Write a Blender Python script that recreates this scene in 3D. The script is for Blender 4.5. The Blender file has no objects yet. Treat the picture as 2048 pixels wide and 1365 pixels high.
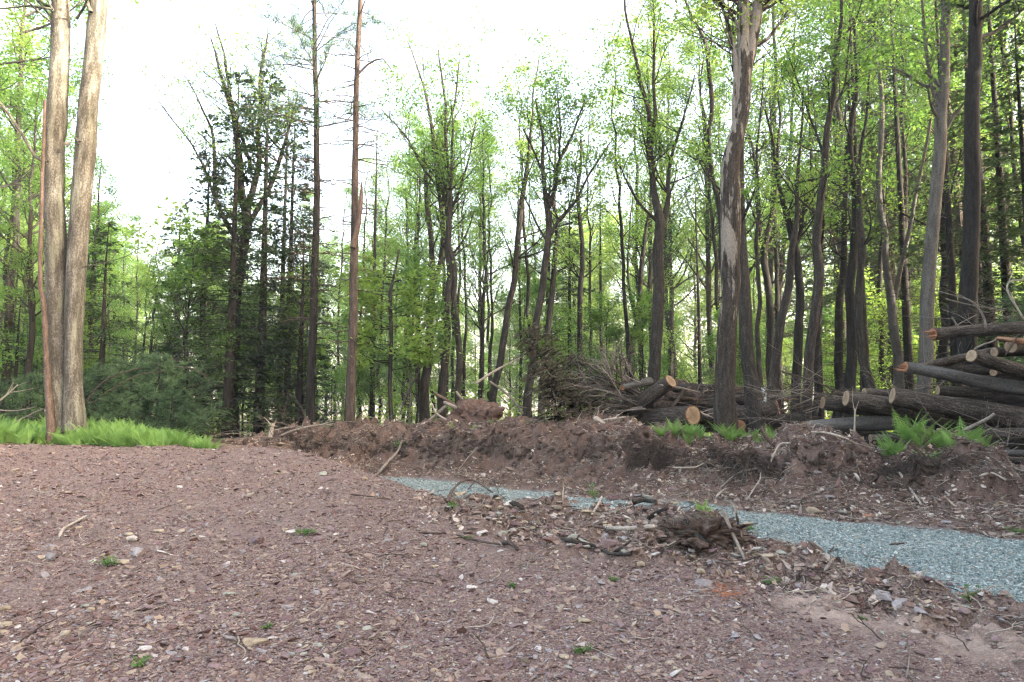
import bpy, bmesh, math, random
import numpy as np
from mathutils import Vector, Matrix, Euler
R = math.radians
rnd = random.Random(7)
rng = np.random.default_rng(7)
SC = bpy.context.scene
COL = SC.collection

# ------------------------------------------------------------------ camera, sky, sun, exposure
PITCH = R(4.92); FPX = 1365.0; CAMZ = 1.6
cam = bpy.data.cameras.new('camera'); camo = bpy.data.objects.new('camera', cam); COL.objects.link(camo)
cam.sensor_width = 36; cam.lens = 24; cam.clip_start = .05; cam.clip_end = 2000
camo.location = (0, 0, CAMZ); camo.rotation_euler = (R(90) + PITCH, 0, 0)
SC.camera = camo
SUN_EL, SUN_AZ = R(19), R(112)          # azimuth clockwise from +Y (straight ahead)
w = bpy.data.worlds.new('World'); SC.world = w; w.use_nodes = True
wn = w.node_tree.nodes; wl = w.node_tree.links; wn.clear()
sky = wn.new('ShaderNodeTexSky'); sky.sky_type = 'NISHITA'; sky.sun_disc = False
sky.sun_elevation = SUN_EL; sky.sun_rotation = SUN_AZ; sky.air_density = .8; sky.dust_density = 6.0; sky.ozone_density = .3
bg = wn.new('ShaderNodeBackground'); bg.inputs['Strength'].default_value = .15
wo = wn.new('ShaderNodeOutputWorld'); tint = wn.new('ShaderNodeMix'); tint.data_type = 'RGBA'; tint.blend_type = 'MULTIPLY'; tint.inputs[0].default_value = 1; tint.inputs[7].default_value = (1.10, 1.0, .88, 1)
wl.new(sky.outputs[0], tint.inputs[6]); wl.new(tint.outputs[2], bg.inputs[0]); wl.new(bg.outputs[0], wo.inputs[0])
sl = bpy.data.lights.new('sun', 'SUN'); sl.energy = 2.6; sl.angle = R(.5); sl.color = (1, .93, .8)
so = bpy.data.objects.new('sun', sl); COL.objects.link(so)
sdir = Vector((math.sin(SUN_AZ) * math.cos(SUN_EL), math.cos(SUN_AZ) * math.cos(SUN_EL), math.sin(SUN_EL)))
so.rotation_euler = sdir.to_track_quat('Z', 'Y').to_euler(); so.location = sdir * 60
SC.view_settings.view_transform = 'Standard'; SC.view_settings.look = 'None'
SC.view_settings.gamma = 1; SC.view_settings.use_curve_mapping = False
SC.view_settings.exposure = 3.5
SC.render.engine = 'CYCLES'
cy = SC.cycles; cy.max_bounces = 5; cy.diffuse_bounces = 3; cy.glossy_bounces = 1; cy.transmission_bounces = 2
cy.transparent_max_bounces = 4; cy.use_denoising = True; cy.sample_clamp_indirect = 6; cy.caustics_reflective = False; cy.caustics_refractive = False
cy.use_adaptive_sampling = True; cy.adaptive_threshold = .02
cy.filter_width = 1.3
SC.render.use_persistent_data = False

# ------------------------------------------------------------------ numeric helpers
def _h(ix, iy, iz, s):
    n = (ix.astype(np.int64) * 374761393 + iy.astype(np.int64) * 668265263 + iz.astype(np.int64) * 2147483647 + s * 974711) & 0xffffffff
    n = ((n ^ (n >> 13)) * 1274126177) & 0xffffffff
    n = (n ^ (n >> 16)) & 0xffffffff
    return n / 2147483648.0 - 1.0
def vn(p, f=1., s=0):
    """smooth value noise in -1..1 at p (n,3)"""
    q = np.asarray(p, float) * f; i = np.floor(q); t = q - i; t = t * t * (3 - 2 * t); i = i.astype(np.int64)
    o = 0
    for dx in (0, 1):
        for dy in (0, 1):
            for dz in (0, 1):
                wgt = (t[:, 0] if dx else 1 - t[:, 0]) * (t[:, 1] if dy else 1 - t[:, 1]) * (t[:, 2] if dz else 1 - t[:, 2])
                o = o + wgt * _h(i[:, 0] + dx, i[:, 1] + dy, i[:, 2] + dz, s)
    return o
def fbm(p, f, octs, s=0, g=.5):
    o = 0; a = 1
    for k in range(octs):
        o = o + a * vn(p, f, s + k); f *= 2.03; a *= g
    return o
cp, sp = math.cos(PITCH), math.sin(PITCH)
def P(px, py, Y):
    """point at depth Y (metres ahead) seen at pixel px,py of the 2048 wide photograph"""
    x = (px - 1024) / FPX; u = (682.5 - py) / FPX
    f = cp - u * sp; z = sp + u * cp
    return np.array((x * Y / f, Y, CAMZ + z * Y / f))
def nrm(a): return a / np.maximum(np.linalg.norm(a, axis=-1, keepdims=True), 1e-9)

# ------------------------------------------------------------------ terrain
def zz(py, Y): return float(P(1024, py, Y)[2])
# px: foot(py,Y) crest(py,Y) Yn(near edge) zn  Yf zf  apron(Y,z)  bank crest(py,Y)
COLS = {
 -400: ((1010,7.6),(886,11.2),(12.0,.85),(13.0,.85),(14.0,.9),(865,15.5)),
 0:    ((1010,7.6),(889,11.2),(12.0,.84),(13.0,.85),(14.0,.9),(868,15.5)),
 130:  ((1010,7.6),(899,11.0),(12.0,.80),(13.0,.84),(14.0,.9),(868,15.5)),
 250:  ((1010,7.6),(896,11.0),(12.0,.78),(13.0,.8),(14.0,.86),(872,15.5)),
 350:  ((1010,7.6),(890,11.2),(12.0,.8),(13.0,.76),(14.0,.8),(876,15.5)),
 430:  ((1010,7.6),(897,11.0),(12.0,.7),(13.0,.66),(14.2,.7),(884,16.0)),
 510:  ((1010,7.6),(892,11.2),(12.0,.6),(13.2,.45),(14.5,.5),(880,16.2)),
 600:  ((1010,7.6),(904,10.8),(11.8,.35),(13.5,.2),(14.8,.35),(868,16.5)),
 700:  ((1015,7.5),(934,10.1),(11.4,.1),(13.8,.05),(14.5,.25),(859,16.5)),
 790:  ((1030,7.5),(960,9.7),(11.0,0),(14.3,0),(14.8,.12),(857,16.4)),
 900:  ((1045,7.4),(998,9.2),(10.5,0),(13.6,0),(14.1,.1),(857,16.0)),
 1000: ((1065,7.1),(1003,8.8),(9.8,0),(12.7,0),(13.3,.1),(860,15.4)),
 1100: ((1085,6.7),(1014,8.5),(9.4,0),(11.85,0),(12.5,.12),(865,14.8)),
 1200: ((1112,6.2),(1026,8.2),(9.0,0),(11.2,0),(11.9,.14),(849,14.3)),
 1300: ((1130,5.95),(1024,7.9),(8.7,0),(10.75,0),(11.4,.14),(872,13.5)),
 1400: ((1145,5.7),(1035,7.55),(8.1,0),(10.3,0),(11.0,.16),(896,12.8)),
 1500: ((1160,5.4),(1078,6.95),(7.35,0),(9.8,0),(10.6,.18),(896,12.4)),
 1560: ((1175,5.2),(1092,6.7),(7.0,0),(9.6,0),(10.4,.18),(888,12.1)),
 1620: ((1190,5.0),(1106,6.45),(6.7,0),(9.35,0),(10.15,.18),(866,11.7)),
 1700: ((1215,4.75),(1132,6.1),(6.35,0),(9.05,0),(9.9,.18),(896,11.3)),
 1750: ((1230,4.6),(1146,5.9),(6.15,0),(8.85,0),(9.7,.18),(928,11.0)),
 1810: ((1248,4.45),(1160,5.7),(5.92,0),(8.65,0),(9.5,.18),(893,10.9)),
 1930: ((1280,4.2),(1190,5.35),(5.55,0),(8.25,0),(9.1,.17),(896,10.7)),
 1975: ((1290,4.1),(1200,5.25),(5.42,0),(8.15,0),(9.0,.16),(925,10.5)),
 2048: ((1305,3.95),(1218,5.05),(5.2,0),(7.95,0),(8.8,.15),(940,10.3)),
 2450: ((1345,3.6),(1300,4.2),(4.4,0),(7.0,0),(7.9,.15),(930,9.6)),
}
KX, KY, KZ = [], [], []
for px, (ft, cr, ne, fe, ap, bk) in COLS.items():
    zc, zb = zz(*cr), zz(*bk); zf = zz(*ft)
    dY, dz = bk[1] - ap[0], zb - ap[1]
    k = [(-1e3, .06), (0, .06), (3.2, .10), (ft[1], zf), (ft[1] + .55 * (cr[1] - ft[1]), zf + .6 * (zc - zf)), (cr[1], zc), ne, fe, ap,
         (ap[0] + .30 * dY, ap[1] + .16 * dz), (ap[0] + .46 * dY, ap[1] + .70 * dz), (bk[1], zb), (bk[1] + 1.4, zb - .12), (27, .05), (60, -2.6), (130, -5), (900, -6)]
    KX.append((px - 1024) / FPX); KY.append([q[0] for q in k]); KZ.append([q[1] for q in k])
KX = np.array(KX); KY = np.array(KY); KZ = np.array(KZ); NK = KY.shape[1]
def knots(a):
    a = np.clip(a, KX[0], KX[-1])
    return (np.stack([np.interp(a, KX, KY[:, k]) for k in range(NK)], 1), np.stack([np.interp(a, KX, KZ[:, k]) for k in range(NK)], 1))
def base_z(x, y):
    a = x / np.maximum(y, 1.5) + .012 * vn(np.stack([x, y, x * 0], 1), 1.3, 31)
    ky, kz = knots(a); z = np.zeros(len(x))
    for off in (-.14, -.05, .05, .14):
        yy = y + off
        i = np.clip((ky <= yy[:, None]).sum(1) - 1, 0, NK - 2); r = np.arange(len(x))
        y0, y1, z0, z1 = ky[r, i], ky[r, i + 1], kz[r, i], kz[r, i + 1]
        t = np.clip((yy - y0) / np.maximum(y1 - y0, 1e-6), 0, 1)
        z += (z0 + (z1 - z0) * t) / 4
    return z, a, ky
def zones(x, y, a, ky):
    """0..1 weights: road, bank, berm (near debris ridge)"""
    def box(v, lo, hi, s): return np.clip((v - lo) / s + .5, 0, 1) * np.clip((hi - v) / s + .5, 0, 1)
    n = .10 * fbm(np.stack([x, y, x * 0], 1), 3.0, 3, 50)
    road = box(y + n, ky[:, 6], ky[:, 7], .12) * np.clip((a - (-.20)) / .03, 0, 1)
    bank = box(y + n * 1.2, ky[:, 7] + .12, ky[:, 12] + 1.5, .5) * np.clip((a + .42) / .12, 0, 1)
    berm = box(y + n * 2, ky[:, 3] - .1, ky[:, 6], .5) * np.clip((a + .15) / .08, 0, 1)
    return road, bank, berm
def ground(x, y, full=False):
    x = np.atleast_1d(np.asarray(x, float)); y = np.atleast_1d(np.asarray(y, float))
    z, a, ky = base_z(x, y); road, bank, berm = zones(x, y, a, ky)
    p = np.stack([x, y, x * 0], 1); face = np.clip((y - ky[:, 8]) / .5, 0, 1) * bank
    rough = .018 + .04 * bank + .10 * face + .075 * berm; rough = rough * (1 - .93 * road)
    z = z + rough * fbm(p, 1.6, 6, 3, .64) + .035 * (1 - road) * (1 - bank) * fbm(p, .55, 2, 13)
    clod = np.maximum(fbm(p, 5.0, 4, 77), 0) * (.02 * bank + .18 * face + .10 * berm + .006) * (1 - road)
    z = z - .022 * road * (np.exp(-((y - ky[:, 6] - .3 * (ky[:, 7] - ky[:, 6])) / .16) ** 2) + np.exp(-((y - ky[:, 6] - .74 * (ky[:, 7] - ky[:, 6])) / .16) ** 2)) + .02 * road * vn(p, 1.2, 44)
    z = z + .24 * np.exp(-(((x - 1.80) / .42) ** 2 + ((y - 6.55) / .26) ** 2)) + .12 * np.exp(-(((x - 1.45) / .25) ** 2 + ((y - 6.75) / .2) ** 2))
    z = z + clod
    far = np.clip((y - 18) / 10, 0, 1); z = z + far * .35 * fbm(p, .15, 3, 9)
    return (z, road, bank, berm) if full else z
def gz(x, y): return float(ground([x], [y])[0])
_HY = np.concatenate([np.arange(2.2, 18, .02), np.arange(18, 120, .2)])
def hit(px, py):
    """where the sight line through a pixel meets the ground"""
    d = P(px, py, 1.0); x = d[0] * _HY; z = CAMZ + (d[2] - CAMZ) * _HY
    g = ground(x, _HY); k = np.argmax(z < g)
    if z[k] >= g[k]: k = len(_HY) - 1
    return np.array((x[k], _HY[k], g[k]))

# ------------------------------------------------------------------ mesh builders
def mesh(name, V, faces, mats=(), bk=None, fm=None, smooth=True, col=None):
    me = bpy.data.meshes.new(name); V = np.asarray(V, np.float32)
    faces = [np.asarray(f, np.int32) for f in faces if len(f)]
    me.vertices.add(len(V)); me.vertices.foreach_set('co', V.ravel())
    li = np.concatenate([f.ravel() for f in faces]); lt = np.concatenate([np.full(len(f), f.shape[1], np.int32) for f in faces])
    ls = np.concatenate([[0], np.cumsum(lt)[:-1]]).astype(np.int32)
    me.loops.add(len(li)); me.loops.foreach_set('vertex_index', li)
    me.polygons.add(len(lt)); me.polygons.foreach_set('loop_start', ls); me.polygons.foreach_set('loop_total', lt)
    for m in mats: me.materials.append(m)
    if fm is not None: me.polygons.foreach_set('material_index', np.asarray(fm, np.int32))
    me.update(calc_edges=True)
    me.polygons.foreach_set('use_smooth', np.full(len(lt), smooth, bool))
    if bk is not None:
        at = me.attributes.new('bk', 'FLOAT_VECTOR', 'POINT'); at.data.foreach_set('vector', np.asarray(bk, np.float32).ravel())
    if col is not None:
        at = me.attributes.new('zone', 'FLOAT_COLOR', 'POINT'); at.data.foreach_set('color', np.asarray(col, np.float32).ravel())
    return me
class Geo:
    def __init__(s): s.V = []; s.F = {3: [], 4: []}; s.B = []; s.n = 0; s.tips = []
    def tube(s, pts, rad, ns=6, rough=0., seed=0, cap=True):
        pts = np.asarray(pts, float); rad = np.asarray(rad, float) * np.ones(len(pts)); n = len(pts)
        t = nrm(np.gradient(pts, axis=0)); m = np.abs(t.mean(0)); ref = np.zeros(3); ref[int(np.argmin(m))] = 1
        u = nrm(np.cross(t, ref)); v = np.cross(t, u)
        ang = np.linspace(0, 2 * math.pi, ns, endpoint=False); c, sn = np.cos(ang), np.sin(ang)
        seg = np.linalg.norm(np.diff(pts, axis=0), axis=1); al = np.concatenate([[0], np.cumsum(seg)])
        bk = np.stack([np.outer(rad, c), np.outer(rad, sn), np.repeat(al[:, None], ns, 1)], 2).reshape(-1, 3)
        rr = np.repeat(rad[:, None], ns, 1)
        if rough:
            q = bk.copy(); q[:, 2] *= .35
            rr = rr * (1 + rough * fbm(q + seed * 7.1, 1.2 / max(rad.mean(), .02) * .8, 3, seed).reshape(n, ns))
        W = pts[:, None] + u[:, None] * (rr * c)[..., None] + v[:, None] * (rr * sn)[..., None]
        s.V.append(W.reshape(-1, 3)); s.B.append(bk)
        i = np.arange(n - 1)[:, None] * ns + np.arange(ns)[None]; j = np.arange(n - 1)[:, None] * ns + (np.arange(ns)[None] + 1) % ns
        s.F[4].append(np.stack([i, j, j + ns, i + ns], 2).reshape(-1, 4) + s.n)
        s.n += n * ns
        if cap:
            s.V.append(pts[-1:] + t[-1:] * rad[-1] * .3); s.B.append(np.array([[0, 0, al[-1]]]))
            k = np.arange(ns); b = s.n - ns
            s.F[3].append(np.stack([b + k, b + (k + 1) % ns, np.full(ns, s.n)], 1)); s.n += 1
    def quads(s, V4):
        """V4 (n,4,3)"""
        n = len(V4); s.V.append(V4.reshape(-1, 3)); s.B.append(np.repeat(V4.mean(1), 4, 0))
        s.F[4].append(np.arange(n * 4).reshape(n, 4) + s.n); s.n += n * 4
    def tris(s, V3):
        n = len(V3); s.V.append(V3.reshape(-1, 3)); s.B.append(np.repeat(V3.mean(1), 3, 0))
        s.F[3].append(np.arange(n * 3).reshape(n, 3) + s.n); s.n += n * 3
    def me(s, name, mats, origin=(0, 0, 0), smooth=True):
        V = np.concatenate(s.V) - np.asarray(origin); f4 = np.concatenate(s.F[4]) if s.F[4] else np.zeros((0, 4)); f3 = np.concatenate(s.F[3]) if s.F[3] else np.zeros((0, 3))
        return mesh(name, V, [f4, f3], mats, np.concatenate(s.B), smooth=smooth)
def smooth_path(pts, rad, step=.25):
    """Catmull-Rom through pts"""
    pts = np.asarray(pts, float); rad = np.asarray(rad, float); n = len(pts)
    q = np.vstack([2 * pts[0] - pts[1], pts, 2 * pts[-1] - pts[-2]]); out = []; ro = []
    for i in range(n - 1):
        p0, p1, p2, p3 = q[i:i + 4]; m = max(2, int(np.linalg.norm(p2 - p1) / step))
        t = np.linspace(0, 1, m, endpoint=False)[:, None]
        out.append(.5 * ((2 * p1) + (-p0 + p2) * t + (2 * p0 - 5 * p1 + 4 * p2 - p3) * t * t + (-p0 + 3 * p1 - 3 * p2 + p3) * t ** 3))
        ro.append(rad[i] + (rad[i + 1] - rad[i]) * t[:, 0])
    out.append(pts[-1:]); ro.append(rad[-1:])
    return np.concatenate(out), np.concatenate(ro)
def leaves(G, tips, per, spread, size, rg, flat=.45, aspect=.66):
    tips = np.asarray(tips); n = len(tips) * per
    c = np.repeat(tips, per, 0) + rg.normal(0, 1, (n, 3)) * np.array([spread, spread, spread * flat])
    nr = nrm(rg.normal(0, 1, (n, 3)) * .5 + np.array([0, 0, 1.0])); d = nrm(np.cross(nr, rg.normal(0, 1, (n, 3)))); e = np.cross(nr, d)
    L = size * rg.uniform(.65, 1.3, (n, 1)); W = L * aspect
    V4 = np.stack([c - d * L * .5, c + e * W * .5 - nr * L * .06, c + d * L * .5 - nr * L * .12, c - e * W * .5 - nr * L * .06], 1)
    G.quads(V4)

# ------------------------------------------------------------------ object helpers
def thing(name, label, cat, loc=(0, 0, 0), group=None, rz=0., sc=1.):
    o = bpy.data.objects.new(name, None); COL.objects.link(o); o.location = loc; o.rotation_euler = (0, 0, rz); o.scale = (sc,) * 3
    o['label'] = label; o['category'] = cat
    if group: o['group'] = group
    o.empty_display_size = .1
    return o
def part(name, me, parent=None, label=None, kind=None):
    o = bpy.data.objects.new(name, me); COL.objects.link(o)
    if parent is not None: o.parent = parent
    if label: o['label'] = label
    if kind: o['kind'] = kind
    return o
def solo(name, me, label, cat, group=None, kind=None, loc=(0, 0, 0)):
    o = part(name, me); o['label'] = label; o.location = loc
    if cat: o['category'] = cat
    if group: o['group'] = group
    if kind: o['kind'] = kind
    return o
def dup(src, loc, rz, sc, label, group=None, tilt=(0, 0)):
    c = src.copy(); COL.objects.link(c); c.location = loc; c.rotation_euler = (tilt[0], tilt[1], rz); c.scale = sc if hasattr(sc, '__len__') else (sc,) * 3
    c['label'] = label
    if group: c['group'] = group
    for ch in src.children:
        k = ch.copy(); COL.objects.link(k); k.parent = c
        for g in ch.children:
            h = g.copy(); COL.objects.link(h); h.parent = k
    return c

# ------------------------------------------------------------------ materials
class NT:
    def __init__(s, name):
        s.m = bpy.data.materials.new(name); s.m.use_nodes = True; s.t = s.m.node_tree; s.t.nodes.clear()
        s.out = s.n('ShaderNodeOutputMaterial')
    def n(s, k, **kw):
        x = s.t.nodes.new(k)
        for a, b in kw.items(): setattr(x, a, b)
        return x
    def l(s, a, b): s.t.links.new(a, b)
    def noise(s, vec, scale, detail=4, rough=.55):
        x = s.n('ShaderNodeTexNoise'); x.inputs['Scale'].default_value = scale; x.inputs['Detail'].default_value = detail; x.inputs['Roughness'].default_value = rough
        if vec is not None: s.l(vec, x.inputs['Vector'])
        return x.outputs['Fac']
    def ramp(s, fac, stops, interp='LINEAR'):
        x = s.n('ShaderNodeValToRGB'); x.color_ramp.interpolation = interp; e = x.color_ramp.elements
        while len(e) < len(stops): e.new(.5)
        for q, (p, c) in zip(e, stops): q.position = p; q.color = (*c, 1) if len(c) == 3 else c
        s.l(fac, x.inputs[0]); return x.outputs[0]
    def mix(s, f, a, b, blend='MIX'):
        x = s.n('ShaderNodeMix', data_type='RGBA', blend_type=blend)
        for v, k in ((f, 0), (a, 6), (b, 7)):
            if isinstance(v, (int, float)): x.inputs[k].default_value = v
            elif isinstance(v, tuple): x.inputs[k].default_value = (*v, 1)
            else: s.l(v, x.inputs[k])
        return x.outputs[2]
    def math(s, op, a, b=0.):
        x = s.n('ShaderNodeMath', operation=op)
        for k, v in enumerate((a, b)):
            if isinstance(v, (int, float)): x.inputs[k].default_value = v
            else: s.l(v, x.inputs[k])
        return x.outputs[0]
    def bump(s, h, strength, dist):
        x = s.n('ShaderNodeBump'); x.inputs['Strength'].default_value = strength; x.inputs['Distance'].default_value = dist; s.l(h, x.inputs['Height']); return x.outputs[0]
    def mapping(s, vec, sc):
        x = s.n('ShaderNodeVectorMath', operation='MULTIPLY'); s.l(vec, x.inputs[0]); x.inputs[1].default_value = sc; return x.outputs[0]
    def principled(s, col, rough=.85, normal=None, spec=.25):
        b = s.n('ShaderNodeBsdfPrincipled'); b.inputs['Roughness'].default_value = rough; b.inputs['Specular IOR Level'].default_value = spec
        if isinstance(col, tuple): b.inputs['Base Color'].default_value = (*col, 1)
        else: s.l(col, b.inputs['Base Color'])
        if normal is not None: s.l(normal, b.inputs['Normal'])
        s.l(b.outputs[0], s.out.inputs[0]); return s.m
def attr(N, name): x = N.n('ShaderNodeAttribute'); x.attribute_name = name; return x

def m_bark(name, dark, mid, light, fiss=9., moss=None, patch=None, bumpd=.02):
    N = NT(name); a = attr(N, 'bk').outputs['Vector']; tc = N.n('ShaderNodeTexCoord').outputs['Object']
    v1 = N.mapping(a, (fiss * 2.4, fiss * 2.4, fiss * .42)); f1 = N.noise(v1, 1.0, 5, .62)
    v2 = N.mapping(a, (42, 42, 26)); f2 = N.noise(v2, 1.0, 3, .65); f3 = N.noise(N.mapping(tc, (4.5, 4.5, .8)), 1.0, 5, .65)
    fac = N.math('ADD', N.math('MULTIPLY', f1, .55), N.math('MULTIPLY', f2, .45))
    c = N.ramp(fac, [(.36, dark), (.5, mid), (.66, light)])
    if patch:
        sz_ = N.n('ShaderNodeSeparateXYZ'); N.l(tc, sz_.inputs[0]); f3 = N.math('ADD', f3, N.math('MINIMUM', N.math('MULTIPLY', N.math('SUBTRACT', sz_.outputs[2], 3.6), .05), .025))
    if patch: c = N.mix(N.ramp(f3, [(.51, (0, 0, 0)), (.55, (1, 1, 1))]), c, N.mix(N.ramp(f2, [(.4, (0, 0, 0)), (.6, (1, 1, 1))]), tuple(k * .7 for k in patch), patch))
    if moss: c = N.mix(N.math('MULTIPLY', N.ramp(N.noise(N.mapping(tc, (7, 7, .7)), 1.0, 6, .7), [(.52, (0, 0, 0)), (.66, (1, 1, 1))]), .6), c, moss)
    return N.principled(c, .9, N.bump(fac, 1.0, bumpd), .15)
M = {}
M['bark'] = m_bark('oak_bark', (.012, .0108, .0094), (.033, .030, .026), (.078, .071, .062), 9)
M['bark_dark'] = m_bark('dark_bark', (.007, .0065, .006), (.018, .0165, .0148), (.042, .039, .035), 10)
M['bark_twin'] = m_bark('twin_trunk_bark', (.032, .030, .025), (.08, .075, .062), (.22, .212, .185), 5, moss=(.20, .215, .16))
M['bark_pine'] = m_bark('pine_bark', (.022, .017, .0145), (.055, .043, .037), (.11, .088, .077), 8)
M['bark_grey'] = m_bark('grey_bark', (.045, .043, .038), (.095, .09, .081), (.16, .152, .138), 5)
M['bark_dead'] = m_bark('peeling_dead_bark', (.012, .010, .008), (.034, .029, .024), (.08, .07, .058), 8, patch=(.22, .20, .17))
M['bark_red'] = m_bark('reddish_bark', (.04, .029, .024), (.10, .072, .058), (.17, .132, .11), 8)
M['log'] = m_bark('log_bark', (.015, .0125, .0105), (.055, .046, .038), (.16, .14, .118), 10, bumpd=.04)
M['log_smooth'] = m_bark('smooth_log_bark', (.035, .034, .032), (.085, .084, .08), (.15, .148, .14), 3, bumpd=.01)
M['log_dark'] = m_bark('weathered_log_bark', (.012, .0105, .009), (.036, .032, .027), (.085, .077, .066), 9)
M['twig'] = m_bark('twig_bark', (.09, .075, .06), (.19, .165, .14), (.33, .30, .27), 14)
M['twig_dark'] = m_bark('dark_twig_bark', (.03, .024, .02), (.07, .055, .045), (.13, .105, .09), 14)
M['twig_pale'] = m_bark('pale_dry_stick', (.20, .17, .135), (.34, .30, .25), (.48, .44, .38), 12)
def m_leaf(name, a, b, tr, trans=.5, rough=.5):
    N = NT(name); g = N.n('ShaderNodeNewGeometry').outputs['Position']; oi = N.n('ShaderNodeObjectInfo').outputs['Random']
    f = N.math('ADD', N.math('MULTIPLY', N.noise(g, 2.1, 3, .7), .75), N.math('MULTIPLY', oi, .25))
    c = N.mix(N.ramp(f, [(.35, (0, 0, 0)), (.7, (1, 1, 1))]), a, b)
    d = N.n('ShaderNodeBsdfPrincipled'); d.inputs['Roughness'].default_value = rough; d.inputs['Specular IOR Level'].default_value = .25; N.l(c, d.inputs['Base Color'])
    t = N.n('ShaderNodeBsdfTranslucent'); N.l(N.mix(.6, c, tr), t.inputs[0])
    x = N.n('ShaderNodeMixShader'); x.inputs[0].default_value = trans; N.l(d.outputs[0], x.inputs[1]); N.l(t.outputs[0], x.inputs[2]); N.l(x.outputs[0], N.out.inputs[0]); return N.m
M['leaf'] = m_leaf('spring_maple_leaf', (.06, .13, .03), (.11, .205, .045), (.22, .42, .06))
M['leaf_y'] = m_leaf('young_yellow_green_leaf', (.09, .18, .03), (.16, .27, .05), (.42, .60, .12))
M['leaf_d'] = m_leaf('deep_green_leaf', (.035, .09, .022), (.07, .15, .03), (.15, .34, .05))
M['needle'] = m_leaf('hemlock_needle', (.022, .046, .020), (.05, .085, .032), (.07, .13, .035), .25)
M['needle_p'] = m_leaf('white_pine_needle', (.025, .06, .028), (.095, .165, .075), (.12, .22, .08), .25)
M['needle_dead'] = m_leaf('dead_conifer_needle', (.07, .062, .038), (.15, .12, .08), (.12, .11, .05), .2)
M['fern'] = m_leaf('fern_frond', (.14, .27, .06), (.22, .38, .10), (.30, .5, .12), .35)
M['weed'] = m_leaf('weed_leaf', (.06, .13, .03), (.11, .20, .05), (.18, .3, .07), .35)
def m_rock(name, stops, bump=.004):
    N = NT(name); oi = N.n('ShaderNodeObjectInfo').outputs['Random']; tc = N.n('ShaderNodeTexCoord').outputs['Object']
    c = N.ramp(oi, stops, 'CONSTANT' if len(stops) > 3 else 'LINEAR'); f = N.noise(tc, 6, 5, .65)
    c = N.mix(1., c, N.ramp(f, [(.3, (.62, .6, .58)), (.5, (.95, .95, .95)), (.75, (1.25, 1.22, 1.2))]), 'MULTIPLY')
    return N.principled(c, .85, N.bump(f, .6, bump), .2)
PURP, PURP2, BRN, TAN, GRY, PALE, GRN, RUST = (.18, .13, .13), (.13, .088, .09), (.21, .155, .13), (.29, .245, .18), (.22, .205, .205), (.38, .36, .335), (.24, .25, .21), (.30, .16, .10)
M['chips'] = m_rock('red_shale_chips', [(0, (.12, .076, .068)), (.16, (.18, .125, .112)), (.34, PURP2), (.46, (.235, .175, .145)), (.62, PURP), (.74, (.25, .20, .16)), (.83, GRY), (.92, (.29, .245, .19)), (.965, PALE)])
M['bankchips'] = m_rock('bank_stone_chips', [(0, (.15, .105, .09)), (.3, (.24, .185, .155)), (.55, (.33, .28, .24)), (.75, (.44, .39, .34)), (.9, (.17, .105, .09))])
M['gravel'] = m_rock('blue_grey_crushed_stone', [(0, (.15, .20, .195)), (.2, (.21, .27, .26)), (.4, (.27, .335, .32)), (.6, (.34, .40, .385)), (.78, (.20, .215, .21)), (.88, (.47, .50, .475)), (.96, (.32, .28, .235))])
for k, c in dict(st_purple=PURP, st_dark=PURP2, st_brown=BRN, st_tan=TAN, st_grey=GRY, st_pale=PALE, st_green=GRN, st_rust=RUST).items():
    M[k] = m_rock(k[3:] + '_stone', [(0, tuple(v * .85 for v in c)), (1, tuple(v * 1.15 for v in c))], .006)
M['dryleaf'] = m_leaf('dry_oak_leaf', (.24, .17, .12), (.42, .33, .25), (.3, .2, .1), .2)
def m_wood(name, core, sap, rim):
    N = NT(name); a = attr(N, 'bk').outputs['Vector']; s = N.n('ShaderNodeSeparateXYZ'); N.l(a, s.inputs[0])
    r = s.outputs[0]; f = N.noise(N.n('ShaderNodeTexCoord').outputs['Object'], 14, 6, .7)
    q = N.math('ADD', r, N.math('MULTIPLY', N.math('SUBTRACT', f, .5), .3))
    c = N.ramp(q, [(.0, tuple(v * .8 for v in core)), (.55, core), (.75, sap), (.86, sap), (.92, rim), (1, tuple(v * .4 for v in rim))])
    ring = N.math('SINE', N.math('MULTIPLY', q, 60.)); c = N.mix(N.math('MULTIPLY', N.math('ADD', ring, 1.), .12), c, tuple(v * .5 for v in core))
    w2 = N.noise(N.mapping(a, (0, 2, 26)), 1.0, 4, .7); c = N.mix(N.ramp(w2, [(.52, (0, 0, 0)), (.7, (.75, .75, .75))]), c, tuple(v * .45 for v in core)); c = N.mix(N.ramp(N.noise(N.mapping(a, (0, 2.2, 2.2)), 1.0, 4, .7), [(.5, (0, 0, 0)), (.68, (.6, .6, .6))]), c, tuple(v * .5 for v in rim))
    return N.principled(c, .8, None, .2)
M['cut'] = m_wood('fresh_cut_oak', (.27, .195, .125), (.34, .26, .165), (.20, .085, .045))
M['cut_pale'] = m_wood('dry_cut_wood', (.30, .235, .16), (.36, .29, .20), (.16, .10, .065))
M['cut_orange'] = m_wood('orange_cut_wood', (.28, .135, .075), (.30, .17, .10), (.13, .06, .04))
N = NT('torn_wood'); f = N.noise(N.mapping(attr(N, 'bk').outputs['Vector'], (40, 40, 6)), 1, 4)
M['torn'] = N.principled(N.ramp(f, [(.35, (.12, .055, .03)), (.5, (.25, .12, .065)), (.65, (.34, .25, .17))]), .8, N.bump(f, .8, .01))
N = NT('humus'); tc = N.n('ShaderNodeTexCoord').outputs['Object']; f = N.noise(tc, 14, 6, .7)
M['humus'] = N.principled(N.ramp(f, [(.3, (.02, .015, .012)), (.5, (.075, .055, .045)), (.7, (.17, .135, .11))]), .95, N.bump(f, 1, .03), .1)
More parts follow.
